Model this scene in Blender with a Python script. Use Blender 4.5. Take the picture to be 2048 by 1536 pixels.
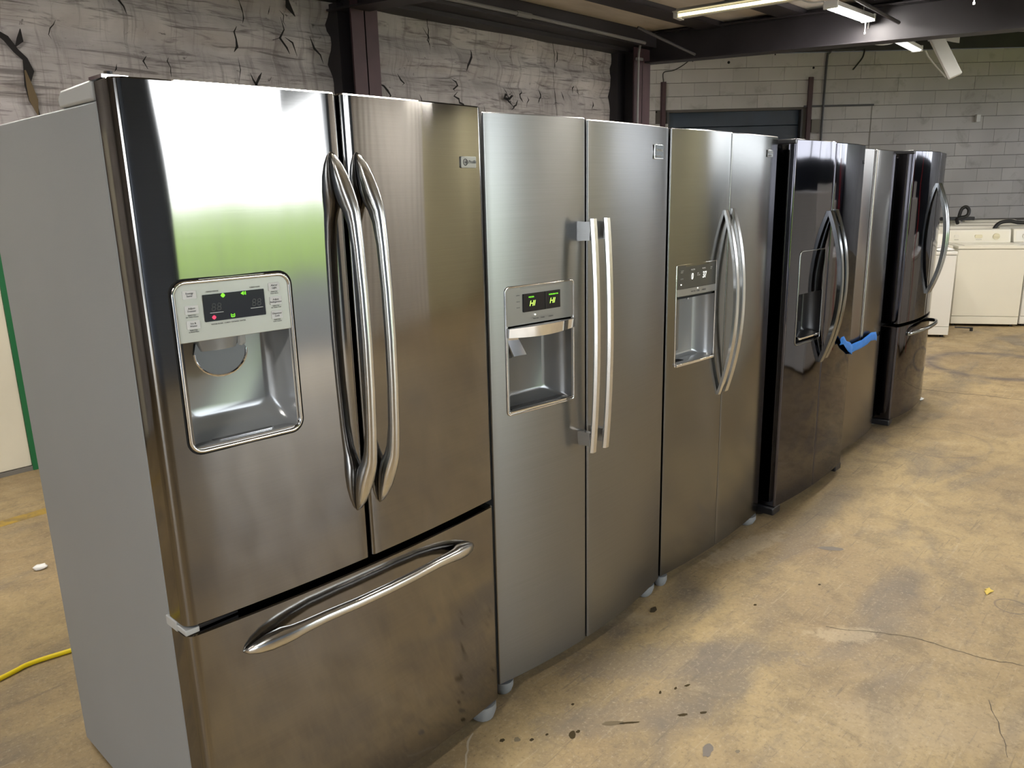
import bpy, math, random
from mathutils import Vector, Matrix, noise
random.seed(7)
for _o in list(bpy.data.objects):
    bpy.data.objects.remove(_o)
SC = bpy.context.scene
COL = SC.collection

# ------------------------------------------------------------------ camera
CAM = Vector((-0.5829, -1.4772, 1.5669))
YAW, PITCH, ROLL, FPX = 0.8190, 0.2422, -0.0243, 1561.63
_f = Vector((math.sin(YAW) * math.cos(PITCH), math.cos(YAW) * math.cos(PITCH), -math.sin(PITCH)))
_r = Vector((math.cos(YAW), -math.sin(YAW), 0))
_u = _r.cross(_f)
_c, _s = math.cos(ROLL), math.sin(ROLL)
_R, _U = _c * _r + _s * _u, -_s * _r + _c * _u
cam_data = bpy.data.cameras.new('camera')
cam = bpy.data.objects.new('camera', cam_data)
COL.objects.link(cam)
cam.matrix_world = Matrix(((_R.x, _U.x, -_f.x, CAM.x), (_R.y, _U.y, -_f.y, CAM.y), (_R.z, _U.z, -_f.z, CAM.z), (0, 0, 0, 1)))
cam_data.sensor_width = 36.0
cam_data.lens = FPX / 2048 * 36.0
cam_data.clip_start = 0.02
SC.camera = cam

# ------------------------------------------------------------------ sky and exposure
world = bpy.data.worlds.new('overcast_sky')
SC.world = world
world.use_nodes = True
_bg = world.node_tree.nodes['Background']
_bg.inputs[0].default_value = (0.90, 0.95, 1.0, 1)
_bg.inputs[1].default_value = 7.2
SC.view_settings.view_transform = 'Standard'
SC.view_settings.look = 'None'
SC.view_settings.gamma = 1.0
SC.view_settings.use_curve_mapping = False
SC.view_settings.exposure = 0.35
SC.cycles.max_bounces = 5
SC.cycles.diffuse_bounces = 3
SC.cycles.glossy_bounces = 3
SC.cycles.adaptive_threshold = 0.05
SC.cycles.transmission_bounces = 2
SC.cycles.use_light_tree = False
SC.cycles.caustics_reflective = False
SC.cycles.caustics_refractive = False

LAMP = 118.0            # radiance of the LED shop lights

# ------------------------------------------------------------------ material helpers
MATS = {}


def nmat(name):
    m = bpy.data.materials.new(name)
    m.use_nodes = True
    nt = m.node_tree
    return m, nt, nt.nodes, nt.links, nt.nodes['Principled BSDF']


def plain(name, col, rough=.5, metal=0., spec=.5, var=0., vscale=6., bump=0., bscale=200., coat=0., emit=None, estr=0.):
    if name in MATS:
        return MATS[name]
    m, nt, N, L, b = nmat(name)
    b.inputs['Base Color'].default_value = (*col, 1)
    b.inputs['Roughness'].default_value = rough
    b.inputs['Metallic'].default_value = metal
    b.inputs['Specular IOR Level'].default_value = spec
    b.inputs['Coat Weight'].default_value = coat
    tc = N.new('ShaderNodeTexCoord')
    if var > 0:
        nz = N.new('ShaderNodeTexNoise'); nz.inputs['Scale'].default_value = vscale; nz.inputs['Detail'].default_value = 5
        L.new(tc.outputs['Object'], nz.inputs['Vector'])
        mr = N.new('ShaderNodeMapRange'); mr.inputs['From Min'].default_value = .3; mr.inputs['From Max'].default_value = .7
        mr.inputs['To Min'].default_value = 1 - var; mr.inputs['To Max'].default_value = 1 + var
        L.new(nz.outputs['Fac'], mr.inputs['Value'])
        mx = N.new('ShaderNodeVectorMath'); mx.operation = 'SCALE'; mx.inputs[0].default_value = col
        L.new(mr.outputs[0], mx.inputs['Scale']); L.new(mx.outputs[0], b.inputs['Base Color'])
    if bump > 0:
        nb = N.new('ShaderNodeTexNoise'); nb.inputs['Scale'].default_value = bscale; nb.inputs['Detail'].default_value = 2
        L.new(tc.outputs['Object'], nb.inputs['Vector'])
        bp = N.new('ShaderNodeBump'); bp.inputs['Strength'].default_value = bump; bp.inputs['Distance'].default_value = .002
        L.new(nb.outputs['Fac'], bp.inputs['Height']); L.new(bp.outputs[0], b.inputs['Normal'])
    if emit:
        b.inputs['Emission Color'].default_value = (*emit, 1); b.inputs['Emission Strength'].default_value = estr
        if estr < 5: m.cycles.emission_sampling = 'NONE'
    MATS[name] = m
    return m


def steel(name, col, rough, aniso, wave=.0, wscale=(5, 1, 1.2), grain=.0):
    m, nt, N, L, b = nmat(name)
    b.inputs['Metallic'].default_value = 1
    b.inputs['Roughness'].default_value = rough
    b.inputs['Anisotropic'].default_value = aniso
    b.inputs['Specular Tint'].default_value = (.75, .75, .75, 1)
    t = N.new('ShaderNodeCombineXYZ'); t.inputs[2].default_value = 1
    L.new(t.outputs[0], b.inputs['Tangent'])
    tc = N.new('ShaderNodeTexCoord')
    # fine brushing: streaks drawn out along the door width
    mp = N.new('ShaderNodeMapping'); mp.inputs['Scale'].default_value = (3, 3, 420)
    nz = N.new('ShaderNodeTexNoise'); nz.inputs['Scale'].default_value = 1; nz.inputs['Detail'].default_value = 3
    L.new(tc.outputs['Object'], mp.inputs[0]); L.new(mp.outputs[0], nz.inputs['Vector'])
    mr = N.new('ShaderNodeMapRange'); mr.inputs['From Min'].default_value = .3; mr.inputs['From Max'].default_value = .7
    mr.inputs['To Min'].default_value = .965; mr.inputs['To Max'].default_value = 1.035
    L.new(nz.outputs['Fac'], mr.inputs['Value'])
    mx = N.new('ShaderNodeVectorMath'); mx.operation = 'SCALE'; mx.inputs[0].default_value = col
    L.new(mr.outputs[0], mx.inputs['Scale']); L.new(mx.outputs[0], b.inputs['Base Color'])
    if wave > 0:
        mp2 = N.new('ShaderNodeMapping'); mp2.inputs['Scale'].default_value = wscale
        nw = N.new('ShaderNodeTexNoise'); nw.inputs['Scale'].default_value = 1.0; nw.inputs['Detail'].default_value = .5
        L.new(tc.outputs['Object'], mp2.inputs[0]); L.new(mp2.outputs[0], nw.inputs['Vector'])
        bp = N.new('ShaderNodeBump'); bp.inputs['Strength'].default_value = 1; bp.inputs['Distance'].default_value = wave
        L.new(nw.outputs['Fac'], bp.inputs['Height']); L.new(bp.outputs[0], b.inputs['Normal'])
    MATS[name] = m
    return m


steel('polished_brushed_steel', (.26, .25, .24), .072, .95, .0024, (7, 1, 1.6))
steel('satin_brushed_steel', (.255, .255, .255), .29, .5, 0)
steel('smooth_brushed_steel', (.215, .215, .21), .17, .7, .0015)
steel('bright_handle_steel', (.72, .72, .71), .22, .3)
steel('black_stainless', (.095, .092, .105), .05, .2, .0025, (6, 1, 3))
steel('dark_handle_steel', (.30, .31, .31), .16, .2)
steel('pocket_door_steel', (.26, .245, .23), .2, .8, .002)
plain('chrome', (.85, .85, .85), .07, 1.)
plain('grey_case_paint', (.275, .29, .30), .42, .0, .5, .03, 3, .35, 900)
plain('light_grey_plastic', (.42, .43, .43), .4)
plain('silver_panel', (.50, .51, .48), .38, .3, var=.02, vscale=30)
plain('grey_cavity_plastic', (.33, .34, .35), .22, .35)
plain('dark_cavity_plastic', (.20, .205, .21), .2, .5)
plain('paddle_dark', (.05, .052, .055), .35)
plain('black_plastic', (.012, .012, .014), .28)
plain('black_case_paint', (.016, .016, .02), .3)
plain('black_gap', (.004, .004, .004), .8)
plain('display_glass', (.003, .003, .006), .06)
plain('smoked_panel', (.085, .085, .08), .12)
plain('grey_steel_panel', (.30, .30, .295), .3, .7)
plain('button_white', (.72, .73, .74), .5)
plain('print_dark', (.10, .10, .11), .6)
plain('ghost_segment', (.025, .025, .03), .4)
plain('lit_green', (.1, .5, .02), .5, emit=(.25, 1., .03), estr=.9)
plain('lit_lime', (.3, .6, .1), .5, emit=(.55, 1., .12), estr=1.3)
plain('lit_red', (.5, .03, .08), .5, emit=(1., .06, .16), estr=.6)
plain('lit_white', (.8, .8, .75), .5, emit=(1, 1, .9), estr=1.3)
plain('badge_dark', (.10, .11, .115), .25, .6)
plain('foot_grey', (.20, .21, .215), .5)
plain('white_enamel', (.80, .77, .66), .3, var=.02, vscale=2)
plain('white_enamel_cool', (.80, .79, .74), .3, var=.02, vscale=2)
plain('console_white', (.80, .775, .69), .4)
plain('seam_grey', (.16, .15, .13), .7)
plain('knob_cream', (.75, .70, .50), .4)
plain('paper_white', (.86, .84, .84), .7)
plain('black_rubber', (.012, .012, .012), .5)
plain('steel_beam_paint', (.022, .019, .023), .55, var=.25, vscale=3)
plain('beam_red_primer', (.060, .030, .036), .6, var=.2, vscale=4)
plain('conduit_dark', (.05, .05, .055), .5)
plain('pipe_grey', (.20, .20, .20), .45)
plain('cream_door_paint', (.66, .62, .50), .5, var=.05, vscale=3)
plain('green_trim_paint', (.012, .13, .045), .45)
plain('navy_door_paint', (.010, .022, .045), .4, var=.3, vscale=2)
plain('tape_blue', (.01, .19, .68), .45, var=.1, vscale=40)
plain('cord_yellow', (.80, .62, .01), .4)
plain('crumb_white', (.8, .8, .78), .8)
plain('leaf_yellow', (.62, .45, .08), .6)
plain('fixture_white', (.62, .62, .60), .4)
plain('fixture_steel', (.42, .42, .40), .4, .4)
plain('cord_white', (.5, .5, .48), .5)
plain('slate_blue_paint', (.05, .07, .11), .5, var=.1)
plain('mid_blue_paint', (.20, .25, .34), .5, var=.08)
plain('white_rib_metal', (.80, .79, .76), .4, var=.03)
plain('ochre_paint', (.68, .65, .45), .5, var=.05, vscale=1)
plain('asphalt', (.026, .026, .026), .8, var=.2, vscale=3)
plain('grass_green', (.12, .20, .012), .8, var=.5, vscale=5)
plain('leaf_green', (.10, .25, .02), .6, var=.6, vscale=9)
plain('red_pole', (.55, .02, .04), .4)
plain('cardboard', (.30, .22, .13), .8)
plain('lamp_diffuser', (.9, .9, .88), .4, emit=(1., .95, .875), estr=LAMP)
plain('tube_lit', (.9, .85, .6), .4, emit=(1., .86, .48), estr=2.2)
plain('lamp_dim', (.8, .8, .8), .4, emit=(1., 1., .97), estr=1.1)


def mix_rgb(N, L, fac, a, b):
    mx = N.new('ShaderNodeMix'); mx.data_type = 'RGBA'
    for sock, v in ((mx.inputs[0], fac), (mx.inputs[6], a), (mx.inputs[7], b)):
        if isinstance(v, (tuple, list)):
            sock.default_value = (*v, 1)
        elif isinstance(v, (int, float)):
            sock.default_value = v
        else:
            L.new(v, sock)
    return mx.outputs[2]


def mrange(N, L, val, a, b, c=0., d=1.):
    mr = N.new('ShaderNodeMapRange')
    mr.inputs['From Min'].default_value = a; mr.inputs['From Max'].default_value = b
    mr.inputs['To Min'].default_value = c; mr.inputs['To Max'].default_value = d
    L.new(val, mr.inputs['Value'])
    return mr.outputs[0]


def noise_tex(N, L, vec, scale, detail=4, rough=.55, dist=0.):
    n = N.new('ShaderNodeTexNoise'); n.inputs['Scale'].default_value = scale; n.inputs['Detail'].default_value = detail
    n.inputs['Roughness'].default_value = rough; n.inputs['Distortion'].default_value = dist
    L.new(vec, n.inputs['Vector'])
    return n.outputs['Fac']


def mapping(N, L, vec, scale=(1, 1, 1), loc=(0, 0, 0)):
    mp = N.new('ShaderNodeMapping'); mp.inputs['Scale'].default_value = scale; mp.inputs['Location'].default_value = loc
    L.new(vec, mp.inputs[0])
    return mp.outputs[0]


def concrete_floor():
    m, nt, N, L, b = nmat('stained_concrete')
    tc = N.new('ShaderNodeTexCoord'); v = tc.outputs['Object']
    n1 = noise_tex(N, L, v, .9, 4, .6)
    n2 = noise_tex(N, L, v, 5.5, 6, .68, .4)
    n3 = noise_tex(N, L, v, 75, 3, .7)
    n4 = noise_tex(N, L, mapping(N, L, v, (1, 1, 1), (2, 7, 0)), 17, 4, .72, 1.2)
    c = mix_rgb(N, L, mrange(N, L, n1, .36, .64), (.285, .205, .112), (.400, .298, .152))
    c = mix_rgb(N, L, mrange(N, L, n2, .48, .72, 0, .75), c, (.180, .138, .088))
    c = mix_rgb(N, L, mrange(N, L, n4, .50, .70, 0, .55), c, (.215, .170, .108))
    # grey traffic grime drifting along the row
    g = noise_tex(N, L, mapping(N, L, v, (.8, 2.2, 1), (3, 1, 0)), 1.3, 4, .6, .8)
    c = mix_rgb(N, L, mrange(N, L, g, .53, .70, 0, .70), c, (.150, .128, .106))
    # pale dust and flecks
    p = noise_tex(N, L, mapping(N, L, v, (1, 1, 1), (9, 4, 0)), 2.4, 5, .7, .5)
    c = mix_rgb(N, L, mrange(N, L, p, .60, .76, 0, .6), c, (.50, .41, .27))
    mps = N.new('ShaderNodeMapping'); mps.inputs['Rotation'].default_value = (0, 0, .75); mps.inputs['Scale'].default_value = (3.5, 55, 1)
    L.new(v, mps.inputs[0])
    scr = noise_tex(N, L, mps.outputs[0], 1.0, 3, .6, .6)
    c = mix_rgb(N, L, mrange(N, L, scr, .62, .70, 0, .5), c, (.15, .12, .085))
    c = mix_rgb(N, L, mrange(N, L, scr, .36, .30, 0, .4), c, (.46, .37, .24))
    # spalled pale patches
    def patch(cx, cy, ang, rx, ry, col, amt):
        nonlocal c
        mp = N.new('ShaderNodeMapping'); mp.vector_type = 'TEXTURE'
        mp.inputs['Location'].default_value = (cx, cy, 0); mp.inputs['Rotation'].default_value = (0, 0, ang); mp.inputs['Scale'].default_value = (rx, ry, 1)
        L.new(v, mp.inputs[0])
        ln = N.new('ShaderNodeVectorMath'); ln.operation = 'LENGTH'; L.new(mp.outputs[0], ln.inputs[0])
        ad = N.new('ShaderNodeMath'); ad.operation = 'MULTIPLY_ADD'; ad.inputs[1].default_value = 2.2; ad.inputs[2].default_value = -1.1; L.new(n4, ad.inputs[0])
        sm = N.new('ShaderNodeMath'); sm.operation = 'ADD'; L.new(ln.outputs['Value'], sm.inputs[0]); L.new(ad.outputs[0], sm.inputs[1])
        c = mix_rgb(N, L, mrange(N, L, sm.outputs[0], .75, 1.1, amt, 0), c, col)
    patch(2.03, -.63, -.85, .13, .05, (.52, .42, .27), .45)
    patch(2.45, -.04, -.2, .28, .07, (.48, .41, .31), .35)
    patch(1.72, -1.02, -.9, .30, .12, (.44, .35, .23), .25)
    patch(1.50, -.25, -.75, .45, .10, (.17, .145, .12), .45)
    patch(2.95, -.15, .1, .55, .07, (.19, .16, .13), .4)
    patch(1.15, -.30, -.7, .30, .08, (.17, .145, .12), .4)
    c = mix_rgb(N, L, mrange(N, L, n3, .56, .74, 0, .55), c, (.52, .42, .29))
    c = mix_rgb(N, L, mrange(N, L, n3, .44, .28, 0, .55), c, (.13, .10, .07))
    # round tyre mark
    sx = N.new('ShaderNodeSeparateXYZ'); L.new(v, sx.inputs[0])

    def ring(cx, cy, r, w, amt):
        nonlocal c
        d = N.new('ShaderNodeVectorMath'); d.operation = 'DISTANCE'; d.inputs[1].default_value = (cx, cy, 0)
        L.new(v, d.inputs[0])
        s = N.new('ShaderNodeMath'); s.operation = 'SUBTRACT'; s.inputs[1].default_value = r; L.new(d.outputs['Value'], s.inputs[0])
        a = N.new('ShaderNodeMath'); a.operation = 'ABSOLUTE'; L.new(s.outputs[0], a.inputs[0])
        k = mrange(N, L, a.outputs[0], 0, w, amt, 0)
        brk = mrange(N, L, n2, .35, .55, .55, 1)
        mm = N.new('ShaderNodeMath'); mm.operation = 'MULTIPLY'; L.new(k, mm.inputs[0]); L.new(brk, mm.inputs[1])
        c = mix_rgb(N, L, mm.outputs[0], c, (.10, .085, .085))
    ring(7.10, -.06, .53, .11, .85)
    ring(2.627, -1.03, .055, .006, .7)
    ring(4.55, -.25, .30, .02, .35)
    L.new(c, b.inputs['Base Color'])
    L.new(mrange(N, L, n2, .3, .7, .42, .62), b.inputs['Roughness'])
    b.inputs['Specular IOR Level'].default_value = .35
    bp = N.new('ShaderNodeBump'); bp.inputs['Strength'].default_value = .35; bp.inputs['Distance'].default_value = .003
    L.new(n3, bp.inputs['Height']); L.new(bp.outputs[0], b.inputs['Normal'])
    MATS['floor'] = m


def insulation():
    m, nt, N, L, b = nmat('torn_vinyl_insulation')
    tc = N.new('ShaderNodeTexCoord'); v = tc.outputs['Object']
    n1 = noise_tex(N, L, v, 1.6, 4, .62, .3)
    hz = noise_tex(N, L, mapping(N, L, v, (1.3, 1, 16)), 1.5, 5, .66, 1.2)
    vt = noise_tex(N, L, mapping(N, L, v, (17, 1, 1.2)), 1.2, 4, .65, .5)
    c = mix_rgb(N, L, mrange(N, L, n1, .35, .65), (.30, .270, .265), (.50, .465, .455))
    c = mix_rgb(N, L, mrange(N, L, hz, .52, .66, 0, .85), c, (.10, .083, .082))
    c = mix_rgb(N, L, mrange(N, L, vt, .54, .70, 0, .6), c, (.15, .13, .125))
    sp = noise_tex(N, L, mapping(N, L, v, (1, 1, 1), (5, 0, 2)), 7, 5, .7, 1.5)
    c = mix_rgb(N, L, mrange(N, L, sp, .63, .70, 0, .8), c, (.05, .042, .04))
    L.new(c, b.inputs['Base Color'])
    b.inputs['Roughness'].default_value = .45
    bp = N.new('ShaderNodeBump'); bp.inputs['Strength'].default_value = .8; bp.inputs['Distance'].default_value = .012
    L.new(hz, bp.inputs['Height']); L.new(bp.outputs[0], b.inputs['Normal'])
    MATS['insulation'] = m


def block_paint():
    m, nt, N, L, b = nmat('grimy_white_block')
    tc = N.new('ShaderNodeTexCoord'); geo = N.new('ShaderNodeNewGeometry'); v = geo.outputs['Position']
    oi = N.new('ShaderNodeObjectInfo')
    n1 = noise_tex(N, L, v, .45, 3, .6)
    n2 = noise_tex(N, L, v, 3.5, 5, .65, .4)
    c = mix_rgb(N, L, mrange(N, L, n1, .36, .64), (.38, .365, .355), (.52, .51, .505))
    c = mix_rgb(N, L, mrange(N, L, n2, .56, .74, 0, .5), c, (.20, .18, .155))
    sc = N.new('ShaderNodeVectorMath'); sc.operation = 'SCALE'
    L.new(c, sc.inputs[0]); L.new(mrange(N, L, oi.outputs['Random'], 0, 1, .95, 1.05), sc.inputs['Scale'])
    L.new(sc.outputs[0], b.inputs['Base Color'])
    b.inputs['Roughness'].default_value = .75
    MATS['block'] = m


def ceiling_mat():
    m, nt, N, L, b = nmat('faced_roof_insulation')
    tc = N.new('ShaderNodeTexCoord'); v = tc.outputs['Object']
    n1 = noise_tex(N, L, mapping(N, L, v, (1, 3, 1)), 1.2, 6, .6)
    c = mix_rgb(N, L, mrange(N, L, n1, .35, .65), (.55, .51, .45), (.70, .66, .60))
    L.new(c, b.inputs['Base Color']); b.inputs['Roughness'].default_value = .6
    MATS['ceiling'] = m


def worn_yellow():
    m, nt, N, L, b = nmat('worn_yellow_line')
    tc = N.new('ShaderNodeTexCoord'); v = tc.outputs['Object']
    n = noise_tex(N, L, v, 14, 7, .7, .6)
    c = mix_rgb(N, L, mrange(N, L, n, .40, .62, 0, .75), (.42, .27, .04), (.17, .13, .08))
    L.new(c, b.inputs['Base Color']); b.inputs['Roughness'].default_value = .6
    MATS['yellow_line'] = m


def pane_mat():
    m, nt, N, L, b = nmat('clear_pane')
    N.remove(b)
    out = N['Material Output']
    t = N.new('ShaderNodeBsdfTransparent'); g = N.new('ShaderNodeBsdfGlossy'); g.inputs['Roughness'].default_value = .05
    mx = N.new('ShaderNodeMixShader'); mx.inputs[0].default_value = .06
    L.new(t.outputs[0], mx.inputs[1]); L.new(g.outputs[0], mx.inputs[2]); L.new(mx.outputs[0], out.inputs['Surface'])
    MATS['pane'] = m


concrete_floor(); insulation(); block_paint(); ceiling_mat(); worn_yellow(); pane_mat()


# ------------------------------------------------------------------ mesh helpers
def catmull(P, k=5):
    Q = [P[0] * 2 - P[1]] + list(P) + [P[-1] * 2 - P[-2]]; out = []
    for i in range(1, len(Q) - 2):
        for q in range(k):
            t = q / k
            out.append(.5 * (2 * Q[i] + (Q[i + 1] - Q[i - 1]) * t + (2 * Q[i - 1] - 5 * Q[i] + 4 * Q[i + 1] - Q[i + 2]) * t * t + (3 * Q[i] - Q[i - 1] - 3 * Q[i + 1] + Q[i + 2]) * t ** 3))
    return out + [P[-1]]


class MB:
    def __init__(s):
        s.v = []; s.f = []

    def add(s, verts, faces):
        o = len(s.v)
        s.v += [tuple(p) for p in verts]
        s.f += [tuple(i + o for i in f) for f in faces]
        return s

    def box(s, x0, x1, y0, y1, z0, z1):
        V = [(x, y, z) for z in (z0, z1) for y in (y0, y1) for x in (x0, x1)]
        return s.add(V, [(0, 2, 3, 1), (4, 5, 7, 6), (0, 1, 5, 4), (2, 6, 7, 3), (0, 4, 6, 2), (1, 3, 7, 5)])

    def loft(s, rings, closed=True, cap0=True, cap1=True, loop=False):
        n = len(rings[0]); V = [p for r in rings for p in r]; F = []
        m = len(rings)
        for k in range(m if loop else m - 1):
            k2 = (k + 1) % m
            for i in range(n if closed else n - 1):
                j = (i + 1) % n
                F.append((k * n + i, k * n + j, k2 * n + j, k2 * n + i))
        if not loop:
            if cap0: F.append(tuple(range(n))[::-1])
            if cap1: F.append(tuple((m - 1) * n + i for i in range(n)))
        return s.add(V, F)

    def tube(s, pts, r, n=8, loop=False, flat=None):
        pts = [Vector(p) for p in pts]; m = len(pts); rings = []; up = None
        if 4 <= m <= 12 and not loop and not isinstance(r, (list, tuple)):
            pts = catmull(pts); m = len(pts)
        rr = r if isinstance(r, (list, tuple)) else [r] * m
        for i in range(m):
            a = pts[(i - 1) % m] if (i > 0 or loop) else pts[i]
            b = pts[(i + 1) % m] if (i < m - 1 or loop) else pts[i]
            t = (b - a).normalized()
            if up is None:
                up = Vector((0, 0, 1)) if abs(t.z) < .9 else Vector((1, 0, 0))
            up = (up - t * up.dot(t)).normalized(); sd = t.cross(up)
            rings.append([tuple(pts[i] + rr[i] * (math.cos(2 * math.pi * k / n) * sd + math.sin(2 * math.pi * k / n) * up)) for k in range(n)])
        return s.loft(rings, loop=loop)

    def disc_y(s, cx, y0, y1, cz, r, n=20):
        a = [(cx + r * math.cos(2 * math.pi * k / n), y0, cz + r * math.sin(2 * math.pi * k / n)) for k in range(n)]
        return s.loft([a, [(p[0], y1, p[2]) for p in a]])


def mesh_of(name, mb, mat, smooth=True, ang=32):
    me = bpy.data.meshes.new(name)
    me.from_pydata(mb.v, [], mb.f)
    me.validate(); me.update()
    if mat: me.materials.append(MATS[mat])
    if smooth:
        for p in me.polygons: p.use_smooth = True
        me.set_sharp_from_angle(angle=math.radians(ang))
    return me


def fix_normals(me):
    import bmesh
    bm = bmesh.new(); bm.from_mesh(me); bmesh.ops.recalc_face_normals(bm, faces=bm.faces); bm.to_mesh(me); bm.free()


def obj(name, mb, mat, parent=None, loc=(0, 0, 0), bevel=0., smooth=True, ang=32, seg=2, kind=None, label=None, recalc=True):
    me = mesh_of(name, mb, mat, smooth, ang)
    if recalc: fix_normals(me)
    o = bpy.data.objects.new(name, me); COL.objects.link(o)
    o.location = loc
    if parent: o.parent = parent
    if bevel > 0:
        md = o.modifiers.new('bevel', 'BEVEL'); md.width = bevel; md.segments = seg; md.limit_method = 'ANGLE'; md.angle_limit = math.radians(50)
    if kind: o['kind'] = kind
    if label: o['label'] = label
    return o


def empty(name, loc=(0, 0, 0), rz=0.):
    o = bpy.data.objects.new(name, None); COL.objects.link(o); o.empty_display_size = .1
    o.location = loc; o.rotation_euler = (0, 0, rz)
    return o


def tag(o, label, cat, group=None):
    o['label'] = label; o['category'] = cat
    if group: o['group'] = group
    return o


def rrect(x0, x1, z0, z1, r, n=6):
    if not isinstance(r, (tuple, list)): r = (r, r, r, r)   # bl, br, tr, tl
    P = []
    for (cx, cz, a0, rr) in ((x0 + r[0], z0 + r[0], 180, r[0]), (x1 - r[1], z0 + r[1], 270, r[1]), (x1 - r[2], z1 - r[2], 0, r[2]), (x0 + r[3], z1 - r[3], 90, r[3])):
        for k in range(n + 1):
            a = math.radians(a0 + 90 * k / n)
            P.append((cx + rr * math.cos(a), cz + rr * math.sin(a)))
    return P


def text(name, body, size, mat, parent, x, y, z, align='LEFT', ext=.0004, slope=0., shear=0., sx=1.):
    cu = bpy.data.curves.new(name, 'FONT'); cu.body = body; cu.size = size; cu.extrude = ext; cu.align_x = align; cu.shear = shear
    cu.resolution_u = 3
    tmp = bpy.data.objects.new('tmp', cu)
    me = bpy.data.meshes.new_from_object(tmp)
    bpy.data.objects.remove(tmp); bpy.data.curves.remove(cu)
    me.materials.clear(); me.materials.append(MATS[mat])
    for vv in me.vertices:
        a, b_, c_ = vv.co
        vv.co = (a * sx, -c_ + a * sx * slope, b_)
    o = bpy.data.objects.new(name, me); COL.objects.link(o); o.parent = parent; o.location = (x, y, z)
    return o


# ------------------------------------------------------------------ building shell
def struct(o):
    o['kind'] = 'structure'
    return o


m = MB()
m.add([(-6, -5.6, 0), (21.4, -5.6, 0), (7.1, 9.7, 0), (7.1, 3.95, 0), (-6, 3.95, 0)], [(0, 1, 2, 3, 4)])
FLOOR = struct(obj('floor', m, 'floor', recalc=False))


# cracks, drips and smears lying on the slab
def floor_strip(pts, w, mat, name):
    V = []; F = []
    for i, p in enumerate(pts):
        a = Vector(pts[max(i - 1, 0)]); b = Vector(pts[min(i + 1, len(pts) - 1)])
        t = (b - a).normalized(); nn = Vector((-t.y, t.x))
        ww = w * random.uniform(.5, 1.2)
        V += [(p[0] + nn.x * ww, p[1] + nn.y * ww, .0006), (p[0] - nn.x * ww, p[1] - nn.y * ww, .0006)]
        if i: F.append((2 * i - 2, 2 * i - 1, 2 * i + 1, 2 * i))
    mb = MB().add(V, F)
    return obj(name, mb, mat, FLOOR, smooth=False, recalc=False)


plain('crack_dark', (.085, .068, .048), .8)
plain('crack_pale', (.42, .36, .27), .8)
plain('drip_wet', (.060, .045, .022), .18)
plain('drip_faint', (.16, .125, .075), .3)
plain('scuff_grey', (.17, .145, .12), .6)


def jag(a, b, n, amp):
    a = Vector(a); b = Vector(b); t = b - a; nn = Vector((-t.y, t.x)).normalized(); out = []
    off = 0
    for i in range(n + 1):
        off = off * .75 + random.uniform(-amp, amp)
        k = i / n
        out.append(tuple(a + t * k + nn * off * (4 * k * (1 - k)) ** .5))
    return out


floor_strip(jag((5.86, .32), (5.97, -.50), 30, .014) + jag((5.97, -.5), (5.9, -1.6), 20, .012), .006, 'crack_dark', 'crack')
floor_strip(jag((2.04, -.56), (2.16, -.80), 14, .006) + jag((2.165, -.81), (2.24, -1.20), 22, .008), .0016, 'crack_dark', 'crack')
floor_strip(jag((.79, .0), (.60, -.12), 12, .006), .003, 'crack_pale', 'crack')
floor_strip(jag((1.95, -1.10), (1.70, -1.20), 10, .006), .0012, 'crack_dark', 'crack')


def drip(x, y, rx, ry, ang, mat, name='drip_stain'):
    n = 14; V = []
    for k in range(n):
        a = 2 * math.pi * k / n; q = random.uniform(.78, 1.15)
        px, py = rx * q * math.cos(a), ry * q * math.sin(a)
        V.append((x + px * math.cos(ang) - py * math.sin(ang), y + px * math.sin(ang) + py * math.cos(ang), .0008))
    obj(name, MB().add(V, [tuple(range(n))]), mat, FLOOR, smooth=False, recalc=False)


for x, y, rx, ry, a, mt in [(1.735, -.022, .024, .012, .3, 'drip_wet'), (1.10, -.289, .034, .010, -.75, 'drip_faint'), (1.135, -.325, .035, .004, -.75, 'drip_wet'),
                            (.978, -.228, .018, .010, .6, 'drip_wet'), (1.0, -.232, .008, .006, 0, 'drip_wet'), (.824, -.087, .008, .007, 0, 'drip_wet'),
                            (.883, -.151, .008, .006, 0, 'drip_wet'), (.855, -.118, .011, .010, 0, 'drip_faint'), (1.27, -.425, .017, .006, -.7, 'drip_wet'),
                            (1.32, -.468, .013, .006, -.6, 'drip_wet'), (2.017, -.297, .009, .006, 0, 'drip_wet'), (1.232, -.626, .008, .006, 0, 'drip_faint'),
                            (1.319, -.314, .010, .004, .4, 'drip_wet'), (1.408, -.361, .012, .005, -.3, 'drip_wet'), (2.679, -.327, .06, .022, -1.0, 'scuff_grey'),
                            (1.18, -.56, .03, .014, .3, 'scuff_grey'), (1.37, -.34, .008, .004, .2, 'drip_wet'), (.93, -.17, .006, .004, .2, 'drip_wet'),
                            (1.09, -.14, .006, .005, 0, 'drip_wet'), (2.33, -.42, .007, .006, 0, 'drip_wet'), (.70, -.16, .012, .01, 0, 'scuff_grey')]:
    drip(x, y, rx, ry, a, mt)
mb = MB().add([(-3, 2.74, .0007), (.9, 2.90, .0007), (.9, 2.985, .0007), (-3, 2.83, .0007)], [(0, 1, 2, 3)])
obj('painted_line', mb, 'yellow_line', FLOOR, smooth=False, recalc=False)

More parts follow.
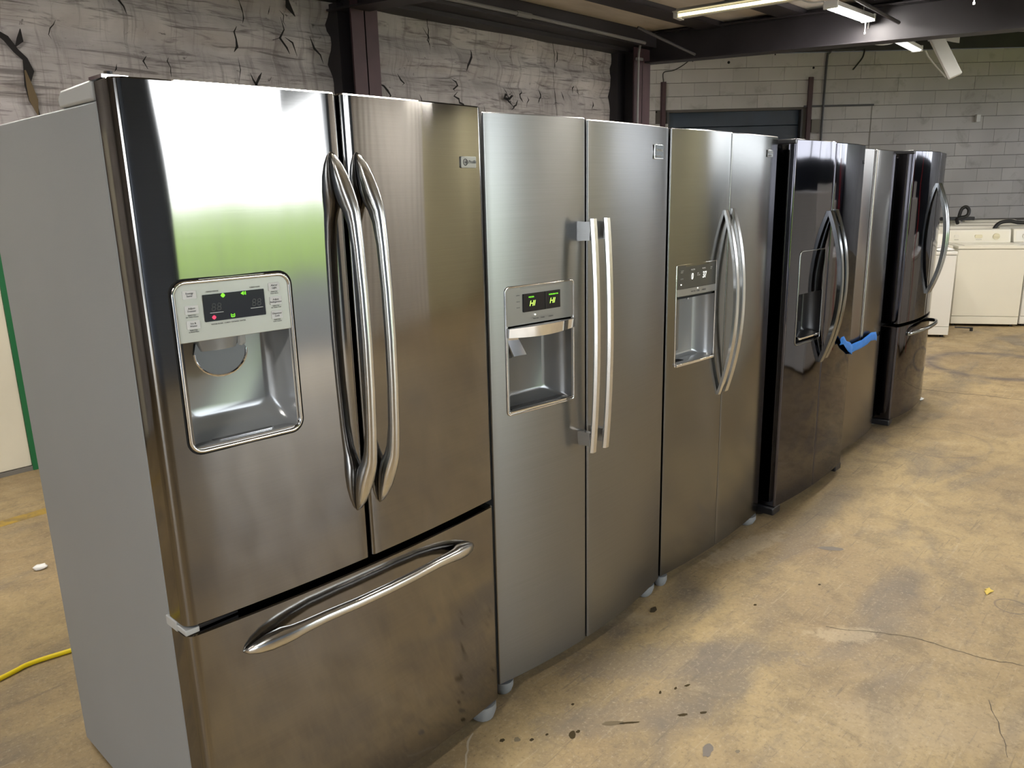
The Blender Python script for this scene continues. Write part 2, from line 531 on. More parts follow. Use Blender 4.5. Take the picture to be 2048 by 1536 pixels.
# --- torn insulation wall behind the row (parallel to the row)
YW = 3.80
TUFT_ROWS = (2.13, 2.54, 2.80)
V = []; F = []
X0, X1, NX, NZ = -6.0, 7.0, 230, 66
for j in range(NZ + 1):
    z = 3.1 * j / NZ
    for i in range(NX + 1):
        x = X0 + (X1 - X0) * i / NX
        y = 0
        for zr in TUFT_ROWS:
            k = round((x - zr * .4) / .42); xt = k * .42 + zr * .4 + .12 * math.sin(k * 7.1 + zr * 9)
            d2 = ((x - xt) / .14) ** 2 + ((z - zr) / .07) ** 2
            y += .05 * math.exp(-d2) + .022 * math.exp(-((z - zr) / .05) ** 2)
        y += .03 * noise.noise(Vector((x * 1.3, 3.1, z * 2.2))) + .014 * noise.noise(Vector((x * 4.5, 8.1, z * 9)))
        V.append((x, YW + y, z))
for j in range(NZ):
    for i in range(NX):
        a = j * (NX + 1) + i
        F.append((a, a + 1, a + NX + 2, a + NX + 1))
WALLB = struct(obj('wall_back', MB().add(V, F), 'insulation', recalc=False, ang=180))
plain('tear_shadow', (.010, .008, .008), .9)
plain('tear_batt', (.12, .085, .045), .9)


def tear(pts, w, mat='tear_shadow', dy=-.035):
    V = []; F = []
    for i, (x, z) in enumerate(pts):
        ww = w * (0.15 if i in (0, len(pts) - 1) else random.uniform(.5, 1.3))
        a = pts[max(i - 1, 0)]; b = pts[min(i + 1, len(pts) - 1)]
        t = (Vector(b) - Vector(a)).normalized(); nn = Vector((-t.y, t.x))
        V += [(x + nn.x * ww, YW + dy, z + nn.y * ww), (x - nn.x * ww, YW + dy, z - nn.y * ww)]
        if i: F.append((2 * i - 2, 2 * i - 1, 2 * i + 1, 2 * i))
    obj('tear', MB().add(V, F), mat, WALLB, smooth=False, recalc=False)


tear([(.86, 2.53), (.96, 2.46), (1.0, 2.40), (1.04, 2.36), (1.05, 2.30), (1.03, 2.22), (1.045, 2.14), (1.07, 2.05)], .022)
tear([(1.03, 2.30), (1.04, 2.22), (1.05, 2.14), (1.06, 2.06)], .026, 'tear_batt', -.037)
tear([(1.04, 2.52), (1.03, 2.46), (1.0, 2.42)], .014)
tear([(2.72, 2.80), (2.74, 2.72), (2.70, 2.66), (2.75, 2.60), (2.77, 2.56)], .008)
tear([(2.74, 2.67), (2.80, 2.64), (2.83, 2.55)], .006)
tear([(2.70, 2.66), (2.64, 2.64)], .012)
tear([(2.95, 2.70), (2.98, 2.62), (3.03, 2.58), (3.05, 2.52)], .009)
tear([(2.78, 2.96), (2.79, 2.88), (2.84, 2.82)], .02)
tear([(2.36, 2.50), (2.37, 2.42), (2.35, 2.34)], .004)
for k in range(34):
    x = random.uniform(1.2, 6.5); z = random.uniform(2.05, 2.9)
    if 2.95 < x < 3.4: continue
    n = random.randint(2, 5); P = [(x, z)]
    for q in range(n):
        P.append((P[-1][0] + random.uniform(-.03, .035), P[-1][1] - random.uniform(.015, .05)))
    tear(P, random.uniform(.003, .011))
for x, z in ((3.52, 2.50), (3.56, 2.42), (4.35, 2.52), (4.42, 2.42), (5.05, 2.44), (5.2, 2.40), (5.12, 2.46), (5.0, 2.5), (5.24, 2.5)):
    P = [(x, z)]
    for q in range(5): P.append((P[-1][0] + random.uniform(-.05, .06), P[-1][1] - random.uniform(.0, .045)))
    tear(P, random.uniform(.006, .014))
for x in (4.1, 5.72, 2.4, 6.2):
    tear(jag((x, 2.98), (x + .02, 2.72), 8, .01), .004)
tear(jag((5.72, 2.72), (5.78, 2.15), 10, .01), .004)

# cream door low in the insulated wall
D1 = empty('door_1', (0, 3.70, 0)); struct(D1)
obj('door_leaf', MB().box(-1.6, .70, 0, .05, .03, 1.98), 'cream_door_paint', D1, bevel=.003)
obj('door_frame', MB().box(.70, .735, -.012, .06, 0, 2.0), 'green_trim_paint', D1, bevel=.002)
obj('kick_strip', MB().box(-1.6, .70, -.006, .0, 0, .028), 'seam_grey', D1)
obj('panel_joint', MB().box(.30, .304, -.002, .001, .03, 1.98), 'seam_grey', D1)

# side return, far wall, left wall, front wall
struct(obj('wall_return', MB().box(7.08, 7.2, 3.95, 9.75, 0, 3.8), 'insulation'))
LY0, LY1, LZ = -4.8, -2.0, 2.4     # open side doorway in the left wall: its daylight draws the bright lines on the door edges
struct(obj('wall_left', MB().box(-6.12, -6.0, -5.7, LY0, 0, 3.4).box(-6.12, -6.0, LY1, 4.0, 0, 3.4).box(-6.12, -6.0, LY0, LY1, LZ, 3.4), 'insulation'))
D4 = empty('door_4', (-6.0, 0, 0)); struct(D4)
for y_ in (LY0, LY1): obj('door_jamb', MB().box(-.13, .03, y_ - .04, y_ + .04, 0, LZ), 'green_trim_paint', D4)
obj('door_head', MB().box(-.13, .03, LY0, LY1, LZ - .04, LZ + .04), 'green_trim_paint', D4)
plain('pale_concrete', (.34, .33, .31), .7, var=.1)
struct(obj('side_apron', MB().add([(-40, -5.6, -.02), (-6.1, -5.6, -.02), (-6.1, 12, -.02), (-40, 12, -.02)], [(0, 1, 2, 3)]), 'pale_concrete', recalc=False))

# --- far block wall, square to the camera's heading
FH = Vector((math.sin(YAW), math.cos(YAW), 0)); RH = Vector((math.cos(YAW), -math.sin(YAW), 0))
FARO = Vector((CAM.x, CAM.y, 0)) + 13.2 * FH
WF = empty('wall_far', FARO, -YAW); struct(WF)      # local x along the wall, local y away from the camera
S0, S1 = -3.0, 18.0
OP = (2.63, 4.75, 2.73)
bk = MB(); bk.box(S0, OP[0], .012, .2, 0, 3.56); bk.box(OP[1], S1, .012, .2, 0, 3.56); bk.box(OP[0], OP[1], .012, .2, OP[2], 3.56)
plain('mortar_shadow', (.115, .105, .095), .9)
obj('wall_backing', bk, 'mortar_shadow', WF)
CH = .2032; BW = .4064
blk = mesh_of('block', MB().box(.0015, BW - .0015, -.012, .02, .0035, CH - .0035), 'block', False)
hlf = mesh_of('block', MB().box(.0015, BW / 2 - .0015, -.012, .02, .0035, CH - .0035), 'block', False)


def block(s, z, me):
    o = bpy.data.objects.new('block', me); COL.objects.link(o); o.parent = WF
    o.location = (s, random.uniform(-.003, .003), z)


zrow0 = 2.763 - CH * 13
for r_ in range(0, 18):
    z = zrow0 + r_ * CH
    if z + CH < .85 or z + CH > 3.6: continue
    s = 1.80 + (BW / 2 if r_ % 2 else 0)
    while s < 8.75:
        w = BW
        in_op = z < OP[2] - .05
        if in_op and s + BW > OP[0] - .02 and s < OP[1] + .02:
            if s < OP[0] - BW / 2: block(s, z, hlf)
            if s + BW > OP[1] + BW / 2: block(s + BW / 2, z, hlf)
        elif z >= .85: block(s, z, blk)
        s += BW
# plain stretches of the same wall outside the picture
pb = MB(); pb.box(S0, 1.79, -.012, .012, 0, 3.56); pb.box(9.2, S1, -.012, .012, 0, 3.56); pb.box(4.78, 9.2, -.010, .012, 0, .9)
obj('wall_face', pb, 'block', WF)
# dark door in the block wall
D2 = empty('door_2', FARO + FH * .10, -YAW); struct(D2)
for k in range(11):
    obj('slat', MB().box(OP[0], OP[1], 0, .03, k * .25 + .004, k * .25 + .246), 'navy_door_paint', D2, bevel=.004)
obj('daylight_blocker', MB().box(OP[0] - .1, OP[1] + .1, .031, .06, 0, OP[2] + .1), 'black_gap', D2)  # unseen dark sheet added to stop daylight leaking between the slats
obj('door_track', MB().box(OP[0] - .04, OP[0], -.11, .02, 0, OP[2]), 'conduit_dark', D2)
obj('door_track', MB().box(OP[1], OP[1] + .03, -.115, .02, 0, OP[2]), 'conduit_dark', D2)


def on_far(name, s, z, mb_fn, mat, label, cat, bevel=0.):
    e = obj(name, mb_fn, mat, None, tuple(FARO - FH * .012 + RH * s + Vector((0, 0, z))), bevel=bevel)
    e.rotation_euler = (0, 0, -YAW)
    return tag(e, label, cat)


T1 = on_far('trim_1', 0, 0, MB().box(4.78, 5.90, -.02, .01, 2.755, 2.785), 'conduit_dark', 'x y', 'x'); T2 = on_far('trim_2', 0, 0, MB().box(5.875, 5.885, -.004, .01, 1.6, 2.76), 'seam_grey', 'x y', 'x')
T3 = on_far('trim_3', 0, 0, MB().box(2.075, 2.125, -.003, .004, 1.2, 3.42), 'slate_blue_paint', 'x y', 'x')
MATS['teal'] = plain('teal_stripe', (.05, .13, .13), .6)
T3.data.materials[0] = MATS['teal']
for t_ in (T1, T2, T3):
    struct(t_); del t_['label']; del t_['category']
on_far('steel_rail', 2.53, 0, MB().box(-.03, .03, -.05, 0, 0, 3.19).box(-.05, -.03, -.015, 0, 0, 3.19), 'beam_red_primer', 'dark upright steel rail left of the navy door in the block wall', 'rail')
on_far('steel_rail', 4.86, 0, MB().box(-.03, .03, -.05, 0, 0, 3.21).box(.03, .05, -.015, 0, 0, 3.21), 'beam_red_primer', 'dark upright steel rail right of the navy door in the block wall', 'rail')
on_far('conduit_pipe', 5.085, 0, MB().tube([(-.01, -.03, 0), (-.005, -.03, 2.3), (.0, -.03, 2.9), (.01, -.03, 3.48), (.04, -.03, 3.56), (.12, -.03, 3.60), (.45, -.03, 3.60)], .018, 8), 'conduit_dark',
       'thin dark conduit climbing the block wall and bending right at the top', 'pipe')
on_far('hanging_wire', 5.62, 0, MB().tube([(.05, -.05, 3.60), (.02, -.06, 3.48), (-.06, -.06, 3.37), (-.12, -.07, 3.30)], .012, 6), 'black_rubber', 'short black wire dangling beside the conduit on the block wall', 'wire')
on_far('wall_wire', 2.52, 0, MB().tube([(0, -.02, 3.19), (0, -.02, 3.33), (.16, -.03, 3.36), (.30, -.03, 3.43), (.42, -.02, 3.51), (.46, -.02, 3.48)], .008, 6), 'black_rubber',
       'thin black wire looping up from the left steel rail', 'wire')
on_far('junction_box', 7.588, 2.525, MB().box(-.035, .035, -.05, 0, -.06, .06), 'fixture_white', 'small white box mounted on the block wall', 'box', .008)
on_far('metal_patch', 5.0, 2.47, MB().box(-.085, .05, -.03, 0, -.10, .10), 'seam_grey', 'grey square metal patch beside the dark door frame', 'plate', .004)
for s, z, r0 in ((3.55, 3.46, .022), (4.9, 3.35, .018), (2.18, 2.72, .016), (2.42, 2.74, .014), (4.28, 3.56, .012)):
    d = MB().disc_y(s, -.014, -.012, z, r0, 10)
    obj('anchor_hole', d, 'black_gap', WF)

# dark fascia over the far wall + high ceiling of the far bay
struct(obj('trim_4', MB().box(S0, S1, -.05, .2, 3.578, 3.80), 'steel_beam_paint')).matrix_world = Matrix.Translation(FARO) @ Matrix.Rotation(-YAW, 4, 'Z')

# --- ceilings


def zroof(y): return 3.165 + .022 * (y - 3.8)


cm = MB().add([(-6.1, -5.7, zroof(-5.7)), (7.02, -5.7, zroof(-5.7)), (7.02, 4.0, zroof(4.0)), (-6.1, 4.0, zroof(4.0))], [(0, 1, 2, 3)])
struct(obj('ceiling', cm, 'ceiling', recalc=False))
cm = MB().add([(7.0, -5.7, 3.80), (21.6, -5.7, 3.80), (7.0, 9.9, 3.80)], [(0, 1, 2)])
struct(obj('ceiling_far_bay', cm, 'ceiling', recalc=False))
struct(obj('wall_bulkhead', MB().box(7.02, 7.08, -5.7, 3.9, 3.02, 3.82), 'steel_beam_paint'))
PUR = [2.735 - .83 * k for k in range(0, 10)]
for k, y in enumerate(PUR):
    z = zroof(y)
    mb = MB()
    mb.box(-6, 7.0, y - .115, y + .115, z - .05, z - .04); mb.box(-6, 7.0, y + .105, y + .115, z - .045, z); mb.box(-6, 7.0, y - .115, y - .105, z - .045, z)
    struct(obj('roof_purlin', mb, 'steel_beam_paint', smooth=False))
# eave beam along the insulated wall
mb = MB(); mb.box(-6, 7.0, 3.46, 3.80, 3.00, 3.08); mb.box(-6, 7.0, 3.40, 3.47, 3.00, 3.26); mb.box(-6, 7.0, 3.6, 3.82, 2.965, 3.0)
struct(obj('eave_beam', mb, 'steel_beam_paint', smooth=False))


def rafter(x, name='rafter_beam', tilt=.045, z0=2.865, dep=.28, skew=0., haunch=.06):
    mb = MB()
    def zb(y): return z0 - tilt * (3.72 - y)
    ys = [3.78, 3.2, 2.2, 0, -5.6]
    def plate(xa, xb, za, zb_):
        rings = []
        for y in ys:
            h = haunch * max(0, (y - 2.2) / 1.6)
            rings.append([(xa, y, za(y) - h * 0), (xb, y, za(y)), (xb, y, zb_(y)), (xa, y, zb_(y))])
        mb.loft(rings)
    plate(x - .10, x + .10, lambda y: zb(y), lambda y: zb(y) + .014)
    plate(x - .005, x + .005, lambda y: zb(y) + .012, lambda y: zb(y) + dep)
    plate(x - .10, x + .10, lambda y: zb(y) + dep, lambda y: zb(y) + dep + .014)
    return struct(obj(name, mb, 'steel_beam_paint', smooth=False))


rafter(7.0)
rafter(3.22, z0=2.89, tilt=.06, dep=.26)
rafter(-1.2)


def column(x, y, w=.22, d=.30, h=2.95, name='steel_column', side=1, wall=-.22):
    e = empty(name, (x, y, 0)); struct(e)
    obj('flange', MB().box(-w / 2, w / 2, -d, -d + .014, 0, h), 'beam_red_primer', e)
    obj('flange', MB().box(-w / 2, w / 2, -.014, 0, 0, h), 'steel_beam_paint', e)
    obj('web', MB().box(-.005, .005, -d, 0, 0, h), 'steel_beam_paint', e)
    obj('closure_strip', MB().box(-w / 2 + .01, 0, wall - .10, wall + .10, 0, h), 'steel_beam_paint', e)
    return e


column(3.27, 4.02, .24, .50)
column(6.86, 4.12, .30, .64, 2.99, wall=-.32)
column(-1.2, 4.02, .24, .50)
# haunch gusset under the near rafter
mb = MB().add([(3.10, 3.52, 2.70), (3.10, 3.52, 2.90), (3.10, 3.1, 2.86)], [(0, 1, 2)]).box(3.14, 3.40, 3.30, 3.52, 2.84, 2.88)
# pipes on the eave beam
tag(obj('sprinkler_pipe', MB().tube([(3.4, 3.38, 3.04), (4.8, 3.38, 3.04)], .016, 8).tube([(4.95, 3.38, 3.04), (6.75, 3.38, 3.02)], .016, 8).tube([(4.78, 3.38, 3.04), (4.97, 3.38, 3.04)], .024, 8), 'pipe_grey'),
    'long grey pipe running under the eave beam above the insulated wall', 'pipe')
tag(obj('conduit_pipe', MB().tube([(6.72, 3.44, 0.0), (6.72, 3.44, 2.5), (6.73, 3.43, 2.98), (6.78, 3.4, 3.02)], .012, 8).box(6.70, 6.80, 3.43, 3.46, 2.86, 2.885), 'pipe_grey'),
    'thin grey conduit running down the corner steel column', 'pipe')
for (x, y0, z0, y1, z1) in ((6.9, 3.10, 3.09, 2.88, 2.86), (6.9, 1.12, 3.04, .94, 2.87)):
    tag(obj('brace_rod', MB().tube([(6.2, y0, z0 - .03), (x, y1, z1)], .014, 6), 'conduit_dark'),
        'dark angled brace rod between roof and girder ' + ('near the corner column' if y0 > 2 else 'right of the lit lamp'), 'rod')

# --- front wall on the open side (seen only as reflections in the doors)
YF = -5.6
OX0, OX1, OZ = 1.25, 4.20, 2.72
mb = MB(); mb.box(-6, OX0, YF - .1, YF, 0, 3.1)
struct(obj('wall_front', mb, 'mid_blue_paint'))
struct(obj('wall_front_lintel', MB().box(OX0, 4.55, YF - .1, YF, OZ, 3.1).box(OX1, 4.55, YF - .1, YF, 0, OZ), 'slate_blue_paint'))
rib = []
for k in range(int((6.9 - 4.55) / .05) + 1):
    x = 4.55 + k * .05; rib.append((x, YF + (.0 if k % 4 in (0, 1) else .025)))
V = []; F = []
for k, (x, y) in enumerate(rib):
    V += [(x, y, 0), (x, y, 3.1)]
    if k: F.append((2 * k - 2, 2 * k, 2 * k + 1, 2 * k - 1))
struct(obj('wall_front_ribbed', MB().add(V, F), 'white_rib_metal', smooth=False, recalc=False))
struct(obj('wall_front_ochre', MB().box(6.9, 10.4, YF - .1, YF, 0, 3.1), 'ochre_paint'))
struct(obj('wall_front_end', MB().box(10.4, 21.4, YF - .1, YF, 0, 2.0).box(6.9, 21.4, YF - .1, YF, 3.1, 3.82).box(10.4, 21.4, YF - .1, YF, 2.95, 3.1), 'slate_blue_paint'))
W1 = empty('window_1', (10.4, YF - .05, 2.0)); struct(W1)
for k in range(7):
    obj('pane', MB().box(k * 1.577 + .03, k * 1.577 + 1.547, -.004, .004, 0, .95), 'pane', W1)
    obj('mullion', MB().box(k * 1.577 - .03, k * 1.577 + .03, -.03, .03, 0, .95), 'fixture_steel', W1)
D3 = empty('door_3', (0, YF, 0)); struct(D3)
obj('door_coil', MB().tube([(OX0 - .1, .22, 2.92), (OX1 + .1, .22, 2.92)], .17, 16), 'fixture_steel', D3)
obj('door_guide', MB().box(OX0 - .02, OX0 + .05, 0, .07, 0, OZ), 'slate_blue_paint', D3)
obj('door_guide', MB().box(OX1 - .05, OX1 + .02, 0, .07, 0, OZ), 'slate_blue_paint', D3)
# daylight portals for the sampler (they give off no light of their own)
for px, pz, pw, ph in (((OX0 + OX1) / 2, OZ / 2, OX1 - OX0, OZ), (15.9, 2.475, 11.0, .95)):
    ld = bpy.data.lights.new('daylight_portal', 'AREA'); ld.shape = 'RECTANGLE'; ld.size = pw; ld.size_y = ph; ld.cycles.is_portal = True
    lo = bpy.data.objects.new('daylight_portal', ld); COL.objects.link(lo); lo.location = (px, YF - .05, pz); lo.rotation_euler = (math.pi / 2, 0, 0)
ld = bpy.data.lights.new('daylight_portal', 'AREA'); ld.shape = 'RECTANGLE'; ld.size = LZ; ld.size_y = LY1 - LY0; ld.cycles.is_portal = True
lo = bpy.data.objects.new('daylight_portal', ld); COL.objects.link(lo); lo.location = (-6.06, (LY0 + LY1) / 2, LZ / 2); lo.rotation_euler = (0, -math.pi / 2, 0)
# yard outside
struct(obj('yard_ground', MB().add([(-40, -60, -.02), (60, -60, -.02), (60, YF, -.02), (-40, YF, -.02)], [(0, 1, 2, 3)]), 'asphalt', recalc=False))
V = []; F = []; NXg, NYg = 80, 14
for j in range(NYg + 1):
    for i in range(NXg + 1):
        x = -14 + 52 * i / NXg; y = -13.2 - 9 * j / NYg
        t = j / NYg; z = -.05 + 1.5 * (1 - (1 - t) ** 2) + .10 * noise.noise(Vector((x * .9, y, 0))) * min(1, j / 2)
        V.append((x, y, z))
for j in range(NYg):
    for i in range(NXg):
        a = j * (NXg + 1) + i; F.append((a, a + 1, a + NXg + 2, a + NXg + 1))
tag(obj('grass_bank', MB().add(V, F), 'grass_green', recalc=False, ang=180, kind='stuff'), 'bright green grass bank mirrored in the nearest refrigerator door', 'grass')


# ------------------------------------------------------------------ lamps
def led_lamp(p, yaw, L_, mat, label, chain=True, cord=None, zc=3.15):
    e = empty('shop_light', p, yaw)      # local x along the lamp
    obj('housing', MB().loft([[(x, -.055, .0), (x, .055, .0), (x, .045, .04), (x, -.045, .04)] for x in (0, L_)]), 'fixture_white', e, bevel=.003)
    obj('diffuser', MB().loft([[(x, -.05, .0), (x, -.035, -.016), (x, .035, -.016), (x, .05, .0)] for x in (.012, L_ - .012)]), mat, e, bevel=.002)
    obj('end_cap', MB().box(-.012, .012, -.058, .058, -.018, .043), 'fixture_white', e, bevel=.004)
    obj('end_cap', MB().box(L_ - .012, L_ + .012, -.058, .058, -.018, .043), 'fixture_white', e, bevel=.004)
    h = zc - p[2]
    obj('hanger', MB().tube([(.12, 0, .04), (.12, 0, h)], .0035, 5), 'fixture_steel', e)
    obj('hanger', MB().tube([(L_ - .12, 0, .04), (L_ - .12, 0, h)], .0035, 5), 'fixture_steel', e)
    if chain:
        obj('pull_chain', MB().tube([(L_ - .06, .0, -.015), (L_ - .06, .0, -.11)], .004, 5).tube([(L_ - .06, 0, -.105), (L_ - .06, 0, -.12)], .008, 6), 'fixture_steel', e)
    return tag(e, label, 'light', 'LED shop lights under the roof')


lampA = led_lamp((6.10, 1.21, 2.93), math.radians(-1), .80, 'lamp_diffuser', 'bright lit LED shop light hanging in front of the far girder', zc=3.10)
lampB = led_lamp((8.22, 1.42, 2.97), math.radians(4), 1.05, 'lamp_dim', 'dim white shop light hanging low beyond the dark girder', chain=False, zc=3.79)
for x, y, z, rz, zc, lb in ((-2.6, -.9, 2.80, 0, 3.06, 'lit shop light over the open floor left of the camera'),
                            (.5, .11, 2.84, 0, 3.08, 'lit shop light right above the first two refrigerators'),
                            (2.6, .11, 2.84, 0, 3.08, 'lit shop light right above the third and fourth refrigerators'),
                            (4.65, .11, 2.84, 0, 3.08, 'lit shop light right above the last two refrigerators'),
                            (5.3, -4.75, 2.72, 0, 2.98, 'added out-of-view shop light brightening the ribbed front wall'),  # added lamp, out of view, to light the dim ribbed wall
                            (8.4, -4.6, 2.86, 0, 3.79, 'added unseen shop light brightening the front wall across the aisle'),  # unseen extra lamp, set to lift the front wall mirrored in the doors
                            (-1.0, 2.2, 2.88, 0, 3.12, 'lit shop light behind the nearest refrigerator'),
                            (7.3, -1.0, 3.15, 0, 3.79, 'added out-of-view shop light that brightens the far washers'),  # added beyond the right edge of view to brighten the washer fronts
                            (7.45, 4.6, 3.45, math.pi / 2, 3.79, 'added shop light hidden behind the girder to brighten the far block wall')):  # no lamp known here; added out of sight to light the block wall
    led_lamp((x, y, z), rz, 1.2, 'lamp_diffuser', lb, zc=zc)
# cords joining the lamps
tag(obj('lamp_cord', MB().tube([(6.0, 1.55, 3.10), (6.02, 1.45, 3.02), (6.03, 1.35, 2.97), (6.04, 1.24, 2.96)], .006, 6), 'cord_white'), 'white cord drooping to the left end of the lit shop light', 'cord')
tag(obj('lamp_cord', MB().tube([(6.92, 1.20, 2.94), (7.04, 1.24, 2.86), (7.3, 1.33, 2.82), (7.7, 1.36, 2.84), (8.1, 1.38, 2.90), (8.3, 1.38, 2.98)], .007, 6), 'cord_white'),
    'sagging white cord linking the lit lamp to the dim lamp', 'cord')
tag(obj('lamp_cord', MB().tube([(9.39, 1.44, 2.97), (9.44, 1.41, 2.9), (9.5, 1.34, 2.80), (9.6, 1.26, 2.69)], .008, 6), 'cord_white'), 'loose white cord end dangling below the dim lamp', 'cord')
tag(obj('steel_hanger_rod', MB().tube([(8.85, 1.42, 3.015), (8.85, 1.42, 3.79)], .01, 6), 'conduit_dark'), 'thin dark rod the dim lamp hangs from', 'rod')
# old fluorescent strip close under the ceiling
e = empty('fluorescent_strip', (5.70, 2.36, 3.0), math.radians(-83))
obj('channel', MB().loft([[(x, -.06, .0), (x, .06, .0), (x, .03, .035), (x, -.03, .035)] for x in (0, 2.4)]), 'fixture_steel', e, bevel=.003)
obj('reflector', MB().box(0, 2.4, -.11, -.06, -.004, .004), 'fixture_steel', e)
obj('tube', MB().tube([(.03, -.04, -.022), (2.37, -.04, -.022)], .013, 10), 'tube_lit', e)
obj('tube', MB().tube([(.03, .035, -.022), (2.37, .035, -.022)], .018, 10), 'lamp_dim', e).data.materials[0] = MATS['fixture_steel']
obj('tube_socket', MB().box(-.01, .03, -.07, .07, -.045, .0), 'fixture_white', e, bevel=.003)
obj('tube_socket', MB().box(2.37, 2.41, -.07, .07, -.045, .0), 'fixture_white', e, bevel=.003)
tag(e, 'old fluorescent strip with a yellowish lit tube close under the ceiling', 'light')
# broken fixture dangling beyond the girder
a, b_ = Vector((7.5, .83, 2.84)), Vector((7.5, .62, 2.46))
e = empty('dangling_fixture', tuple(a))
t = (b_ - a); ln = t.length
e.rotation_euler = (math.atan2(t.y, -t.z) * -1 + math.pi, 0, 0)
e.rotation_euler = (0, 0, 0)
tn = t.normalized(); sdv = Vector((.55, -.73, .4)); sdv = (sdv - tn * sdv.dot(tn)).normalized(); nv_ = tn.cross(sdv)


def dbox(x0, x1, y0, y1, z0, z1):
    m_ = MB().box(x0, x1, y0, y1, z0, z1); m_.v = [tuple(tn * p[2] + sdv * p[0] + nv_ * p[1]) for p in m_.v]; return m_


obj('channel', dbox(-.055, .055, -.02, .02, 0, ln), 'fixture_white', e, bevel=.004)
obj('tube_socket', dbox(-.05, .05, -.05, -.02, .0, .03), 'fixture_steel', e)
obj('lamp_cover', MB().loft([[(0, 0, 0), (.02, -.06, .0), (.02, -.06, -.05), (0, 0, -.04)], [(.04, -.16, -.03), (.05, -.20, -.03), (.05, -.20, -.10), (.04, -.16, -.09)]]), 'fixture_white', e)
tag(e, 'broken whitish strip fixture dangling at a slant under the girder', 'light')


